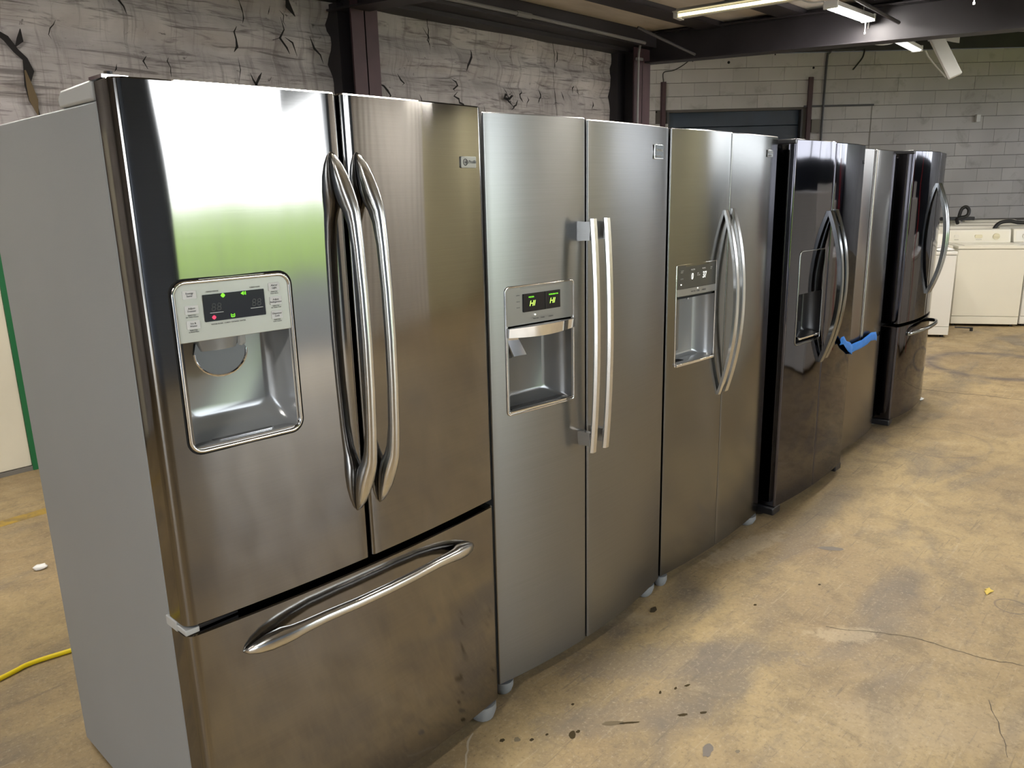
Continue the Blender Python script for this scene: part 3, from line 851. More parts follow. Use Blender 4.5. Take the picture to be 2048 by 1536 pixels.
# ------------------------------------------------------------------ refrigerators
class Fridge:
    def __init__(s, name, x, y, yaw, W, bow, label, power=2.):
        s.W, s.bow, s.pw = W, bow, power
        s.e = empty(name, (x, y, 0), yaw)
        tag(s.e, label, 'refrigerator', 'refrigerators in the row')

    def fr(s, x):
        return -s.bow * (1 - abs(2 * x / s.W - 1) ** s.pw)

    def slope(s, x):
        return (s.fr(x + .005) - s.fr(x - .005)) / .01

    def door(s, name, x0, x1, z0, z1, th, mat, rl=.012, rr=.012, hole=None, ch=.003, label=None, yoff=0., cut=None):
        """curved door panel; hole = (xa, xb, za, zb) left open for the dispenser"""
        P = [(x0, th)]
        n = 8
        yl = s.fr(x0 + rl) + yoff
        for k in range(n + 1):
            a = math.pi / 2 * k / n
            P.append((x0 + rl - rl * math.cos(a), yl + rl - rl * math.sin(a)))
        xs = [x0 + rl + (x1 - rr - x0 - rl) * k / 22 for k in range(1, 22)]
        if hole:
            xs = [x for x in xs if min(abs(x - hole[0]), abs(x - hole[1])) > .006] + [hole[0], hole[1]]
            xs.sort()
        P += [(x, s.fr(x) + yoff) for x in xs]
        yr = s.fr(x1 - rr) + yoff
        for k in range(n + 1):
            a = math.pi / 2 * (1 - k / n)
            P.append((x1 - rr + rr * math.cos(a), yr + rr - rr * math.sin(a)))
        P.append((x1, th))
        zs = [z0 + ch]
        if hole: zs += [hole[2], hole[3]]
        zs.append(z1 - ch)
        mx = (x0 + x1) / 2
        inn = [(x + (ch if x < x0 + .3 * (x1 - x0) and y > s.fr(x) + yoff + .0005 else -ch if x > x1 - .3 * (x1 - x0) and y > s.fr(x) + yoff + .0005 else 0), y if y >= th else y + ch) for x, y in P]
        V = []; F = []; N_ = len(P)
        rows = [(z0, inn)] + [(z, P) for z in zs] + [(z1, inn)]
        for z, Q in rows: V += [(x, y, z) for x, y in Q]
        for j in range(len(rows) - 1):
            for i in range(N_):
                k = (i + 1) % N_
                if hole and abs(rows[j][0] - hole[2]) < 1e-6 and P[i][0] >= hole[0] - 1e-6 and P[k][0] <= hole[1] + 1e-6 and P[i][0] < P[k][0] and i not in (0, N_ - 1):
                    continue
                F.append((j * N_ + i, j * N_ + k, (j + 1) * N_ + k, (j + 1) * N_ + i))
        F.append(tuple(range(N_))[::-1]); F.append(tuple((len(rows) - 1) * N_ + i for i in range(N_)))
        return obj(name, MB().add(V, F), mat, s.e, label=label, recalc=True)

    def conform(s, mb, d=0.):
        """mb built with y = depth behind the front surface"""
        mb.v = [(x, y + s.fr(x) + d, z) for x, y, z in mb.v]
        return mb

    def plate(s, poly, d0, d1):
        mb = MB().loft([[(x, d0, z) for x, z in poly], [(x, d1, z) for x, z in poly]])
        return s.conform(mb)

    def case(s, y0, y1, z0, z1, mat, x0=0., x1=None):
        x1 = s.W if x1 is None else x1
        obj('case', MB().box(x0, x1, y0, y1, z0, z1), mat, s.e, bevel=.004)
        obj('door_gasket', MB().box(x0 + .012, x1 - .012, y0 - .014, y0, z0 + .03, z1 - .01), 'black_gap', s.e)
        obj('kickplate', MB().box(x0 + .02, x1 - .02, y0 + .03, y0 + .05, .012, z0 + .01), 'black_plastic', s.e)
        for fx in (x0 + .07, x1 - .07):
            obj('rear_roller', MB().tube([(fx - .02, y1 - .08, .025), (fx + .02, y1 - .08, .025)], .025, 12), 'black_rubber', s.e)

    def foot(s, x, y, mat='foot_grey', w=.05, d=.045, z=.045):
        mb = MB()
        rings = []
        for zz, k in ((0, .55), (.008, .8), (z * .55, 1.), (z, 1.)):
            rings.append([(x + w * k * math.cos(a) * 1., y + d * k * math.sin(a), zz) for a in [2 * math.pi * q / 16 for q in range(16)]])
        mb.loft(rings)
        return obj('leveling_foot', mb, mat, s.e)

    def arch(s, parent, pts, mat='bright_handle_steel', n=14, axis='z', name='handle', label=None):
        """pts: (position along axis, cross position, y_inner, y_outer, half width) relative to surface"""
        rings = []
        for (p, c, yi, yo, w) in pts:
            ring = []
            for k in range(n):
                a = 2 * math.pi * k / n
                ca, sa = math.cos(a), math.sin(a)
                q = abs(ca) ** .8 * (1 if ca > 0 else -1)
                xx = c + w * q
                yy = (yi + yo) / 2 + (yi - yo) / 2 * (abs(sa) ** .8 * (1 if sa > 0 else -1))
                if axis == 'z': ring.append((xx, yy + s.fr(c), p))
                else: ring.append((p, yy + s.fr(p), xx))
            rings.append(ring)
        return obj(name, MB().loft(rings), mat, parent, ang=60, label=label)

    def strap(s, parent, x, za, zb, bow, w=.011, t=.006, mat='bright_handle_steel', n=24, xin=0.):
        """flat bowed strap handle whose two ends meet the door"""
        rings = []
        for k in range(n + 1):
            q = k / n; z = za + (zb - za) * q
            y = -bow * (1 - abs(2 * q - 1) ** 2.1)
            dz = 0
            rings.append([(x - w, s.fr(x) + y - t, z), (x - w * .75, s.fr(x) + y - t * 1.5, z), (x + w * .75, s.fr(x) + y - t * 1.5, z), (x + w, s.fr(x) + y - t, z),
                          (x + w, s.fr(x) + y + t, z), (x - w, s.fr(x) + y + t, z)])
        return obj('handle', MB().loft(rings), mat, parent, ang=40)

    def frame(s, x0, x1, z0, z1, r, t, mat, parent, d=0., name='bezel'):
        P = rrect(x0, x1, z0, z1, r)
        return obj(name, MB().tube([(x, s.fr(x) + d, z) for x, z in P], t, 6, loop=True), mat, parent, ang=70)

    def cavity(s, x0, x1, z0, z1, depth, mat, parent, r=.012, floor_up=.02, side=.02, name='recess'):
        rings = []
        for dz, ins in ((0, 0), (.25, .06), (.55, .22), (.8, .55), (.95, .85), (1., 1.)):
            P = rrect(x0 + side * ins, x1 - side * ins, z0 + floor_up * ins, z1, (r + .012 * ins, r + .012 * ins, .004, .004), 5)
            rings.append([(x, depth * dz, z) for x, z in P])
        mb = MB().loft(rings, cap0=False)
        return obj(name, s.conform(mb), mat, parent, ang=50)


def dispenser(F, name='water_dispenser'):
    e = empty(name, (0, 0, 0)); e.parent = F.e
    return e


# ---- 1: nearest, French doors with bottom drawer
A = Fridge('french_door_refrigerator', 0, 0, 0, .908, .026, 'nearest polished steel French-door refrigerator with grey side and bottom freezer drawer')
A.case(.084, .84, .02, 1.743, 'grey_case_paint', .004, .904)
hole = (.066, .288, 1.086, 1.404)
dl = A.door('door', .002, .4495, .710, 1.777, .074, 'polished_brushed_steel', .024, .010, hole=hole)
dr = A.door('door', .4585, .906, .710, 1.777, .074, 'polished_brushed_steel', .010, .014)
dw = A.door('freezer_drawer', .002, .906, .0596, .6915, .074, 'polished_brushed_steel', .024, .014)
# hinge cover on top
P = [(.092, 1.744), (.262, 1.744), (.266, 1.762), (.246, 1.776), (.092, 1.780)]
mb = MB().loft([[(.002, y, z) for y, z in P], [(.10, y, z) for y, z in P]])
hc = obj('hinge_cover', mb, 'light_grey_plastic', A.e, bevel=.005)
obj('hinge_plate', MB().box(.004, .05, .04, .10, 1.778, 1.784).tube([(.02, .05, 1.76), (.02, .05, 1.79)], .008, 10), 'chrome', hc)
mb = MB().loft([[(.808, y, z) for y, z in P], [(.906, y, z) for y, z in P]])
obj('hinge_cover', mb, 'light_grey_plastic', A.e, bevel=.005)
obj('lower_hinge', MB().box(.0, .03, .0, .09, .694, .706).box(-.001, .01, .04, .09, .690, .712), 'light_grey_plastic', A.e, bevel=.002)
obj('mid_hinge', MB().box(.03, .12, .01, .07, .695, .704), 'black_plastic', A.e)
A.foot(.862, .030, w=.042, d=.042, z=.056); A.foot(.10, .12)
# handles
topz, botz = 1.657, .842


def leaf_handle(parent, xt, xg):
    L_ = topz - botz; pts = []
    prof = [(0, .001, -.002, .002), (.008, .0, -.012, .007), (.025, .0, -.024, .012), (.05, .0, -.036, .0165), (.08, .0, -.046, .0185), (.105, -.003, -.053, .0175), (.125, -.016, -.057, .015), (.15, -.028, -.060, .0135), (.20, -.038, -.064, .0125), (.30, -.044, -.069, .012), (.4075, -.046, -.071, .012)]
    full = prof + [(L_ - a, b, c, d) for a, b, c, d in prof[-2::-1]]
    for a, yi, yo, w in full:
        k = min(1, min(a, L_ - a) / .12)
        pts.append((topz - a, xt + (xg - xt) * k, yi, yo, w))
    return A.arch(parent, pts, n=18)


leaf_handle(dl, .424, .440); leaf_handle(dr, .490, .507)
pts = []
prof = [(0, .001, -.002, .002), (.008, .0, -.014, .007), (.025, .0, -.026, .013), (.05, .0, -.036, .018), (.08, -.004, -.043, .019), (.10, -.016, -.047, .0165), (.13, -.024, -.050, .014), (.18, -.030, -.054, .0125), (.26, -.034, -.057, .012), (.3485, -.035, -.058, .012)]
full = prof + [(.697 - a, b, c, d) for a, b, c, d in prof[-2::-1]]
for a, yi, yo, w in full:
    k = min(1, min(a, .697 - a) / .16)
    pts.append((.111 + a, .611 + .026 * k, yi, yo, w))
A.arch(dw, pts, axis='x', n=18)
# badge
bx = empty('brand_badge', (0, 0, 0)); bx.parent = A.e
obj('badge_plate', A.plate(rrect(.818, .876, 1.626, 1.654, .003, 3), -.004, .0), 'silver_panel', bx, bevel=.001)
mb = MB().tube([(.8325 + .0075 * math.cos(a), A.fr(.832) - .0046, 1.640 + .0075 * math.sin(a)) for a in [2 * math.pi * k / 16 for k in range(16)]], .0011, 4, loop=True)
obj('monogram_ring', mb, 'print_dark', bx)
text('monogram', 'GE', .0085, 'print_dark', bx, .8325, A.fr(.832) - .0046, 1.637, 'CENTER')
text('script', 'Profile', .012, 'grey_case_paint', bx, .844, A.fr(.844) - .0046, 1.637, shear=.3, slope=A.slope(.855))
# dispenser
ds = dispenser(A)
A.frame(.058, .2965, 1.077, 1.4125, .024, .0042, 'chrome', ds, -.0015)
A.frame(.0525, .302, 1.0715, 1.418, .028, .0022, 'black_gap', ds, .0005, 'bezel_gap')
cp = obj('control_panel', A.plate(rrect(.061, .2935, 1.297, 1.4095, (.002, .002, .021, .021)), -.002, .012), 'silver_panel', ds, bevel=.001)
obj('display', A.plate(rrect(.113, .239, 1.333, 1.386, .001, 1), -.0028, .0), 'display_glass', ds)
A.cavity(.061, .2935, 1.080, 1.297, .072, 'grey_cavity_plastic', ds, .02, .05, .03)
for cx, top, wd, lb, sub in ((.0885, 1.397, .026, 'Energy\nSaver', ''), (.0895, 1.368, .026, 'Adjust\nFreezer', 'Hold 3 Sec\nfor Turbo Freeze'), (.0895, 1.339, .025, 'Ice &\nWater', 'Hold 3 Sec\nto Reset Filter'),
                             (.262, 1.396, .024, 'Alarm/\nLight', 'Hold 3 Sec\nDoor Alarm'), (.263, 1.367, .025, 'Adjust\nRefrigerator', 'Hold 3 Sec\nfor Turbo Cool'), (.263, 1.338, .024, 'Dispenser\nLock', 'Hold 3 Sec\nLock Control')):
    bt = obj('button', A.plate(rrect(cx - wd / 2, cx + wd / 2, top - .016, top, .001, 1), -.0032, .0), 'button_white', ds)
    yy = A.fr(cx) - .0034; sl = A.slope(cx)
    text('button_print', lb, .0052, 'print_dark', ds, cx, yy, top - .0068, 'CENTER', .0002, sl)
    if sub: text('button_note', sub, .0034, 'print_dark', ds, cx, A.fr(cx) - .0022, top - .0195, 'CENTER', .0002, sl)
for tx, tz, body in ((.121, 1.390, 'TURBO FREEZE'), (.209, 1.390, 'TURBO COOL'), (.124, 1.326, 'WATER FILTER   CUBED  CRUSHED  WATER')):
    text('panel_print', body, .0036, 'print_dark', ds, tx, A.fr(tx) - .0022, tz, 'LEFT', .0002, A.slope(tx + .03))
for tx in (.126, .209): text('digits', '88', .022, 'ghost_segment', ds, tx, A.fr(tx) - .003, 1.353, 'LEFT', .0002, A.slope(tx), .1)
for tx in (.124, .207): obj('display_rule', A.plate(rrect(tx, tx + .027, 1.3490, 1.3500, .0003, 1), -.0031, -.0027), 'button_white', ds)


def icon(pts, mat, cx, cz):
    mb = MB()
    for (x0, x1, z0, z1) in pts: mb.add(A.plate([(cx + x0, cz + z0), (cx + x1, cz + z0), (cx + x1, cz + z1), (cx + x0, cz + z1)], -.0032, -.0027).v, [(0, 1, 2, 3), (4, 5, 6, 7), (0, 1, 5, 4), (1, 2, 6, 5), (2, 3, 7, 6), (3, 0, 4, 7)])
    obj('icon', mb, mat, ds, smooth=False)


star = [(-.0042, .0042, -.001, .001), (-.001, .001, -.0042, .0042), (-.003, .003, -.003, .003)]
icon(star, 'lit_green', .153, 1.3815); icon(star, 'lit_red', .131, 1.3405)
icon([(-.004, -.0028, -.003, .003), (.0028, .004, -.003, .003), (-.003, .003, -.004, -.0026), (-.001, .001, -.001, .0015)], 'lit_green', .169, 1.3405)
icon([(-.005, -.003, -.001, .001), (-.003, -.001, -.0024, .0024), (-.001, .0, -.0036, .0036), (.0015, .0025, -.0028, .0028), (.004, .005, -.0036, .0036)], 'lit_green', .195, 1.3815)
# paddle with chrome rim under the chute
hw = .054; cx = .148
arc = [(cx + hw * math.cos(a), 1.268 + .050 * math.sin(a)) for a in [math.pi + math.pi * k / 16 for k in range(17)]]
pd = obj('paddle', MB().loft([[(x, A.fr(x) + .022, z) for x, z in arc] + [(cx + .046, A.fr(cx) + .03, 1.288), (cx - .046, A.fr(cx) + .03, 1.288)], [(x, A.fr(x) + .027, z) for x, z in arc] + [(cx + .046, A.fr(cx) + .04, 1.288), (cx - .046, A.fr(cx) + .04, 1.288)]]), 'paddle_dark', ds)
obj('paddle_rim', MB().tube([(x, A.fr(x) + .0215, z) for x, z in arc], .0024, 6), 'chrome', ds)
obj('chute', MB().loft([[(cx + .05 * math.cos(a), A.fr(cx) + .035 + .024 * math.sin(a), 1.300) for a in [2 * math.pi * k / 20 for k in range(20)]],
                        [(cx + .042 * math.cos(a), A.fr(cx) + .035 + .020 * math.sin(a), 1.272) for a in [2 * math.pi * k / 20 for k in range(20)]]]), 'grey_cavity_plastic', ds)
obj('spout', MB().tube([(.195, A.fr(.195) + .028, 1.300), (.196, A.fr(.196) + .03, 1.280), (.190, A.fr(.19) + .036, 1.268)], [.008, .010, .006], 10), 'light_grey_plastic', ds)
tr = obj('drip_tray', A.plate(rrect(.068, .287, 1.081, 1.0865, .002, 2), .004, .06), 'grey_cavity_plastic', ds, bevel=.001)
obj('tray_slot', A.plate(rrect(.120, .235, 1.0872, 1.0886, .0006, 1), .012, .016), 'chrome', ds)
obj('tray_slot', A.plate(rrect(.112, .243, 1.0868, 1.0876, .0003, 1), .020, .030), 'dark_cavity_plastic', ds)

# ---- 2: side by side with green HI display
B = Fridge('side_by_side_refrigerator', .957, .05, 0, .925, .045, 'satin steel side-by-side refrigerator with green HI display, second from the camera')
B.case(.08, .72, .02, 1.74, 'grey_case_paint', .004, .921)
hole = (.069, .323, .934, 1.293)
bl = B.door('freezer_door', .002, .392, .05, 1.772, .07, 'satin_brushed_steel', .006, .006, hole=hole)
br = B.door('door', .400, .923, .05, 1.768, .07, 'satin_brushed_steel', .006, .008)
obj('hinge_cover', MB().box(.01, .12, .06, .16, 1.742, 1.765), 'light_grey_plastic', B.e, bevel=.004)
B.foot(.040, .022, w=.034, d=.034, z=.046); B.foot(.855, .018, w=.045, d=.03, z=.046)
for xx, par, xp in ((.360, bl, .372), (.428, br, .422)):
    rings = []; za, zb = .752, 1.482
    for k in range(21):
        q = k / 20; z = za + (zb - za) * q; y = -.052 - .016 * (1 - (2 * q - 1) ** 2)
        w, t_ = .0125, .008
        rings.append([(xx - w, B.fr(.39) + y, z), (xx - w * .6, B.fr(.39) + y - t_, z), (xx + w * .6, B.fr(.39) + y - t_, z), (xx + w, B.fr(.39) + y, z), (xx + w * .6, B.fr(.39) + y + t_, z), (xx - w * .6, B.fr(.39) + y + t_, z)])
    mb = MB().loft(rings)
    yb = B.fr(xx)
    for z0, z1 in ((1.418, 1.472), (.772, .815)):
        mb.loft([[(xx - .009, yb - .048, z0), (xx + .009, yb - .048, z0), (xx + .009, yb - .048, z1), (xx - .009, yb - .048, z1)],
                 [(xx - .009, yb + .001, z0 - .002), (xx + .009, yb + .001, z0 - .002), (xx + .009, yb + .001, z1 + .002), (xx - .009, yb + .001, z1 + .002)]])
    obj('handle', mb, 'bright_handle_steel', par, ang=30)
ds = dispenser(B)
B.frame(.0605, .3315, .926, 1.3015, .012, .0032, 'chrome', ds, -.001)
obj('control_panel', B.plate(rrect(.063, .329, 1.189, 1.299, (.001, .001, .010, .010)), -.002, .02), 'grey_steel_panel', ds, bevel=.001)
dsp = obj('display', B.plate(rrect(.125, .272, 1.225, 1.278, .001, 1), -.0028, .0), 'display_glass', ds)
obj('display_divider', B.plate(rrect(.211, .2125, 1.225, 1.278, .0004, 1), -.0030, -.0026), 'ghost_segment', ds)
for tx, tag_ in ((.146, 'FREEZER'), (.226, 'REFRIGERATOR')):
    text('digits', 'HI', .023, 'lit_lime', ds, tx, B.fr(tx) - .0032, 1.241, 'LEFT', .0002, B.slope(tx), .25)
    text('display_print', tag_, .0055, 'lit_green', ds, tx - .002, B.fr(tx) - .0032, 1.2655, 'LEFT', .0002, B.slope(tx))
for k, w_ in enumerate(('WATER', 'CUBE', 'CRUSH')):
    text('panel_print', w_, .006, 'print_dark', ds, .160 + .030 * k, B.fr(.17) - .0028 + B.slope(.17) * .03 * k, 1.201, 'LEFT', .0002, B.slope(.17))
obj('indicator', MB().disc_y(.170, B.fr(.17) - .003, B.fr(.17), 1.214, .0022, 8), 'lit_white', ds)
for z in (1.275, 1.257, 1.24):
    obj('panel_mark', B.plate(rrect(.100, .112, z, z + .0015, .0004, 1), -.0025, -.0018), 'print_dark', ds)
P = rrect(.063, .329, 1.155, 1.188, .002, 2)
obj('chrome_lip', B.conform(MB().loft([[(x, 0.004, 1.187), (x, -.012 - .010 * math.sin(math.pi * (x - .063) / .266), 1.184), (x, -.010 - .010 * math.sin(math.pi * (x - .063) / .266), 1.158 - .006 * math.sin(math.pi * (x - .063) / .266)), (x, .012, 1.158)] for x in [.063 + .266 * k / 12 for k in range(13)]])), 'chrome', ds, ang=25)
B.cavity(.063, .329, .930, 1.160, .070, 'dark_cavity_plastic', ds, .006, .035, .06)
obj('paddle', B.conform(MB().loft([[(.085 + .004 * k, .030 - .004 * k, 1.16 - .016 * k), (.125 + .006 * k, .030 - .004 * k, 1.16 - .016 * k), (.125 + .006 * k, .036 - .004 * k, 1.16 - .016 * k), (.085 + .004 * k, .036 - .004 * k, 1.16 - .016 * k)] for k in range(5)])), 'chrome', ds)
obj('paddle_back', B.plate(rrect(.072, .125, 1.085, 1.16, .003, 2), .046, .052), 'black_plastic', ds)
obj('drip_tray', B.plate(rrect(.066, .326, .929, .937, .002, 2), -.004, .058), 'chrome', ds, bevel=.002)
obj('tray_grille', B.plate(rrect(.085, .31, .9375, .9385, .0004, 1), .008, .05), 'dark_cavity_plastic', ds)
bg = empty('brand_badge', (0, 0, 0)); bg.parent = B.e
obj('badge_plate', B.plate(rrect(.793, .870, 1.661, 1.708, .002, 2), -.004, .0), 'chrome', bg, bevel=.001)
obj('badge_field', B.plate(rrect(.802, .868, 1.664, 1.706, .001, 2), -.0046, -.004), 'badge_dark', bg)
text('badge_print', 'FRIGIDAIRE', .0115, 'button_white', bg, .804, B.fr(.804) - .005, 1.686, 'LEFT', .0003, B.slope(.835))
text('badge_print', 'PROFESSIONAL', .0072, 'button_white', bg, .805, B.fr(.805) - .005, 1.667, 'LEFT', .0003, B.slope(.835))

# ---- 3: side by side with white 0 / 37 display
Cc = Fridge('side_by_side_refrigerator', 1.893, .05, 0, .862, .026, 'satin steel side-by-side refrigerator with white 0 and 37 display and bowed strap handles')
Cc.case(.08, .72, .02, 1.735, 'grey_case_paint', .004, .858)
hole = (.060, .310, .908, 1.278)
cl = Cc.door('freezer_door', .002, .3955, .05, 1.768, .07, 'smooth_brushed_steel', .005, .004, hole=hole)
cr = Cc.door('door', .3985, .860, .05, 1.765, .07, 'smooth_brushed_steel', .004, .010)
obj('hinge_cover', MB().box(.74, .85, .06, .16, 1.737, 1.760), 'light_grey_plastic', Cc.e, bevel=.004)
Cc.foot(.028, .020, w=.028, d=.03, z=.046); Cc.foot(.80, .03)
Cc.strap(cl, .372, .737, 1.476, .060, .0125, .0055); Cc.strap(cr, .427, .740, 1.480, .058, .0125, .0055)
ds = dispenser(Cc)
Cc.frame(.0535, .3165, .902, 1.286, .004, .0022, 'chrome', ds, .0)
obj('control_panel', Cc.plate(rrect(.056, .314, 1.196, 1.284, .002, 2), -.0015, .02), 'smoked_panel', ds, bevel=.001)
obj('button_strip', Cc.conform(MB().loft([[(x, -.0015, 1.196), (x, -.003, 1.17), (x, .02, 1.158), (x, .02, 1.196)] for x in [.056 + .258 * k / 8 for k in range(9)]])), 'grey_steel_panel', ds)
text('digits', '0', .034, 'lit_white', ds, .142, Cc.fr(.142) - .0022, 1.228, 'LEFT', .0002, Cc.slope(.15), .12, .75)
text('digits', '37', .034, 'lit_white', ds, .216, Cc.fr(.216) - .0022, 1.228, 'LEFT', .0002, Cc.slope(.23), .12, .75)
for tx, tz, s_, bd in ((.138, 1.262, .007, 'FREEZER'), (.212, 1.262, .007, 'FRIDGE'), (.180, 1.246, .007, 'AIR\nFILTER'), (.075, 1.262, .006, 'ALARM\nRESET'), (.075, 1.232, .006, 'FILTER'), (.27, 1.262, .006, 'FAST\nICE')):
    text('display_print', bd, s_, 'button_white' if tx > .13 and tx < .25 else 'silver_panel', ds, tx, Cc.fr(tx) - .002, tz, 'LEFT', .0002, Cc.slope(tx))
for k, w_ in enumerate(('WATER', 'CUBE', 'CRUSH')):
    text('panel_print', w_, .008, 'print_dark', ds, .140 + .036 * k, Cc.fr(.15) - .0036 + Cc.slope(.15) * .036 * k, 1.180, 'LEFT', .0002, Cc.slope(.15))
for ix, iz in ((.186, 1.192), (.080, 1.213)): obj('indicator', MB().disc_y(ix, Cc.fr(ix) - .003, Cc.fr(ix), iz, .0025, 8), 'lit_white', ds)
Cc.cavity(.056, .314, .906, 1.160, .070, 'grey_cavity_plastic', ds, .004, .02, .05)
obj('paddle', Cc.plate(rrect(.10, .145, .95, 1.15, .006, 3), .048, .056), 'dark_cavity_plastic', ds, bevel=.002)
obj('water_nozzle', MB().tube([(.17, Cc.fr(.17) + .03, 1.160), (.17, Cc.fr(.17) + .03, 1.148)], .006, 10), 'chrome', ds)
obj('drip_tray', Cc.conform(MB().loft([[(x, -.010, .902), (x, -.012, .914), (x, .0, .918), (x, .058, .918), (x, .058, .902)] for x in [.056 + .25 * k / 8 for k in range(9)]])), 'chrome', ds, bevel=.002)
obj('tray_slot', Cc.plate(rrect(.075, .13, .9185, .9195, .0004, 1), .012, .04), 'black_gap', ds)
bg = empty('brand_badge', (0, 0, 0)); bg.parent = Cc.e
obj('badge_plate', Cc.plate(rrect(.728, .790, 1.680, 1.708, .002, 2), -.004, .0), 'grey_steel_panel', bg, bevel=.001)
obj('badge_field', Cc.plate(rrect(.731, .787, 1.692, 1.706, .001, 2), -.0046, -.004), 'badge_dark', bg)
text('badge_print', 'FRIGIDAIRE', .009, 'button_white', bg, .733, Cc.fr(.733) - .005, 1.696, 'LEFT', .0003, Cc.slope(.76))
text('badge_print', 'GALLERY', .009, 'print_dark', bg, .735, Cc.fr(.735) - .005, 1.683, 'LEFT', .0003, Cc.slope(.76))

# ---- 4: black stainless side by side
D = Fridge('side_by_side_refrigerator', 2.822, .0, 0, .85, .024, 'glossy black side-by-side refrigerator with dark bowed handles, between steel ones')
D.case(.115, .74, .04, 1.735, 'black_case_paint', .0, .85)
hole = (.100, .335, .846, 1.262)
ddl = D.door('freezer_door', .0, .3870, .06, 1.754, .10, 'black_stainless', .010, .006, hole=hole)
ddr = D.door('door', .3930, .85, .06, 1.750, .10, 'black_stainless', .006, .035)
hcv = obj('hinge_cover', MB().box(-.012, .10, .0, .11, 1.736, 1.757), 'black_plastic', D.e, bevel=.004)
obj('hinge_pin', MB().box(-.004, .03, .03, .06, 1.712, 1.757), 'chrome', hcv)
obj('lower_hinge', MB().box(-.01, .07, .0, .13, .018, .058), 'black_plastic', D.e, bevel=.006)
obj('lower_hinge', MB().box(.77, .85, .0, .13, .018, .058), 'black_plastic', D.e, bevel=.006)
D.foot(.04, .09, 'black_plastic', z=.03); D.foot(.80, .09, 'black_plastic', z=.03)
D.strap(ddl, .366, .718, 1.442, .072, .016, .009, 'dark_handle_steel'); D.strap(ddr, .425, .728, 1.446, .070, .016, .009, 'dark_handle_steel')
ds = dispenser(D)
D.frame(.092, .343, .838, 1.270, .02, .0035, 'dark_handle_steel', ds, .0)
obj('control_panel', D.plate(rrect(.094, .341, 1.075, 1.268, (.001, .001, .018, .018)), -.002, .02), 'black_stainless', ds)
D.cavity(.094, .341, .841, 1.075, .08, 'black_plastic', ds, .015, .03, .03)
obj('paddle', D.plate(rrect(.19, .24, .93, 1.05, .006, 3), .05, .058), 'black_plastic', ds, bevel=.002)
obj('drip_tray', D.conform(MB().loft([[(x, -.012, .862), (x, -.014, .872), (x, .05, .884), (x, .05, .866)] for x in [.112 + .20 * k / 8 for k in range(9)]])), 'chrome', ds, bevel=.002)
text('brand_print', 'LG', .03, 'badge_dark', D.e, .785, D.fr(.79) - .0012, 1.655, 'LEFT', .0004, D.slope(.79))

# ---- 5: set back steel French door with pocket handles
E5 = Fridge('french_door_refrigerator', 3.690, .10, 0, .765, .022, 'slightly recessed steel French-door refrigerator with pocket handles and blue tape')
E5.case(.08, .74, .02, 1.715, 'black_case_paint', .004, .761)
E5.door('door', .002, .350, .672, 1.744, .07, 'pocket_door_steel', .004, .012)
E5.door('door', .378, .763, .672, 1.742, .07, 'pocket_door_steel', .014, .02)
obj('centre_pocket', MB().box(.340, .388, .03, .066, .672, 1.735), 'black_gap', E5.e)
E5.door('freezer_drawer', .002, .763, .045, .655, .07, 'pocket_door_steel', .004, .02)
obj('drawer_pocket', MB().box(.01, .755, .015, .066, .645, .675), 'black_gap', E5.e)
obj('lower_grille', MB().box(.03, .735, .04, .07, .02, .05), 'black_plastic', E5.e)
E5.foot(.06, .11); E5.foot(.70, .11)

# ---- 6: black stainless French door at the end
G = Fridge('french_door_refrigerator', 4.652, .058, math.radians(4.5), .92, .06, 'glossy black French-door refrigerator with bottom drawer at the end of the row', 2.3)
G.case(.115, .74, .04, 1.725, 'black_case_paint', .0, .92)
gl = G.door('door', .0, .4565, .690, 1.745, .10, 'black_stainless', .012, .006)
gr = G.door('door', .4615, .92, .690, 1.742, .10, 'black_stainless', .006, .035)
gd = G.door('freezer_drawer', .0, .92, .06, .672, .10, 'black_stainless', .012, .045)
obj('hinge_cover', MB().box(-.03, .10, .0, .12, 1.727, 1.748), 'black_plastic', G.e, bevel=.004)
obj('lower_hinge', MB().box(-.005, .08, .0, .13, .018, .058), 'black_plastic', G.e, bevel=.006)
G.strap(gl, .434, .842, 1.552, .074, .017, .010, 'dark_handle_steel'); G.strap(gr, .486, .842, 1.552, .074, .017, .010, 'dark_handle_steel')
pts = []
for k in range(25):
    q = k / 24; x = .13 + .66 * q; bw = (1 - abs(2 * q - 1) ** 3.2)
    pts.append((x, .612 + .018 * bw, -.05 * bw + .008 - .004, -.05 * bw - .016, .013))
G.arch(gd, pts, 'dark_handle_steel', axis='x')
G.foot(.08, .12, 'crumb_white', z=.035); G.foot(.80, .07, 'crumb_white', z=.035)


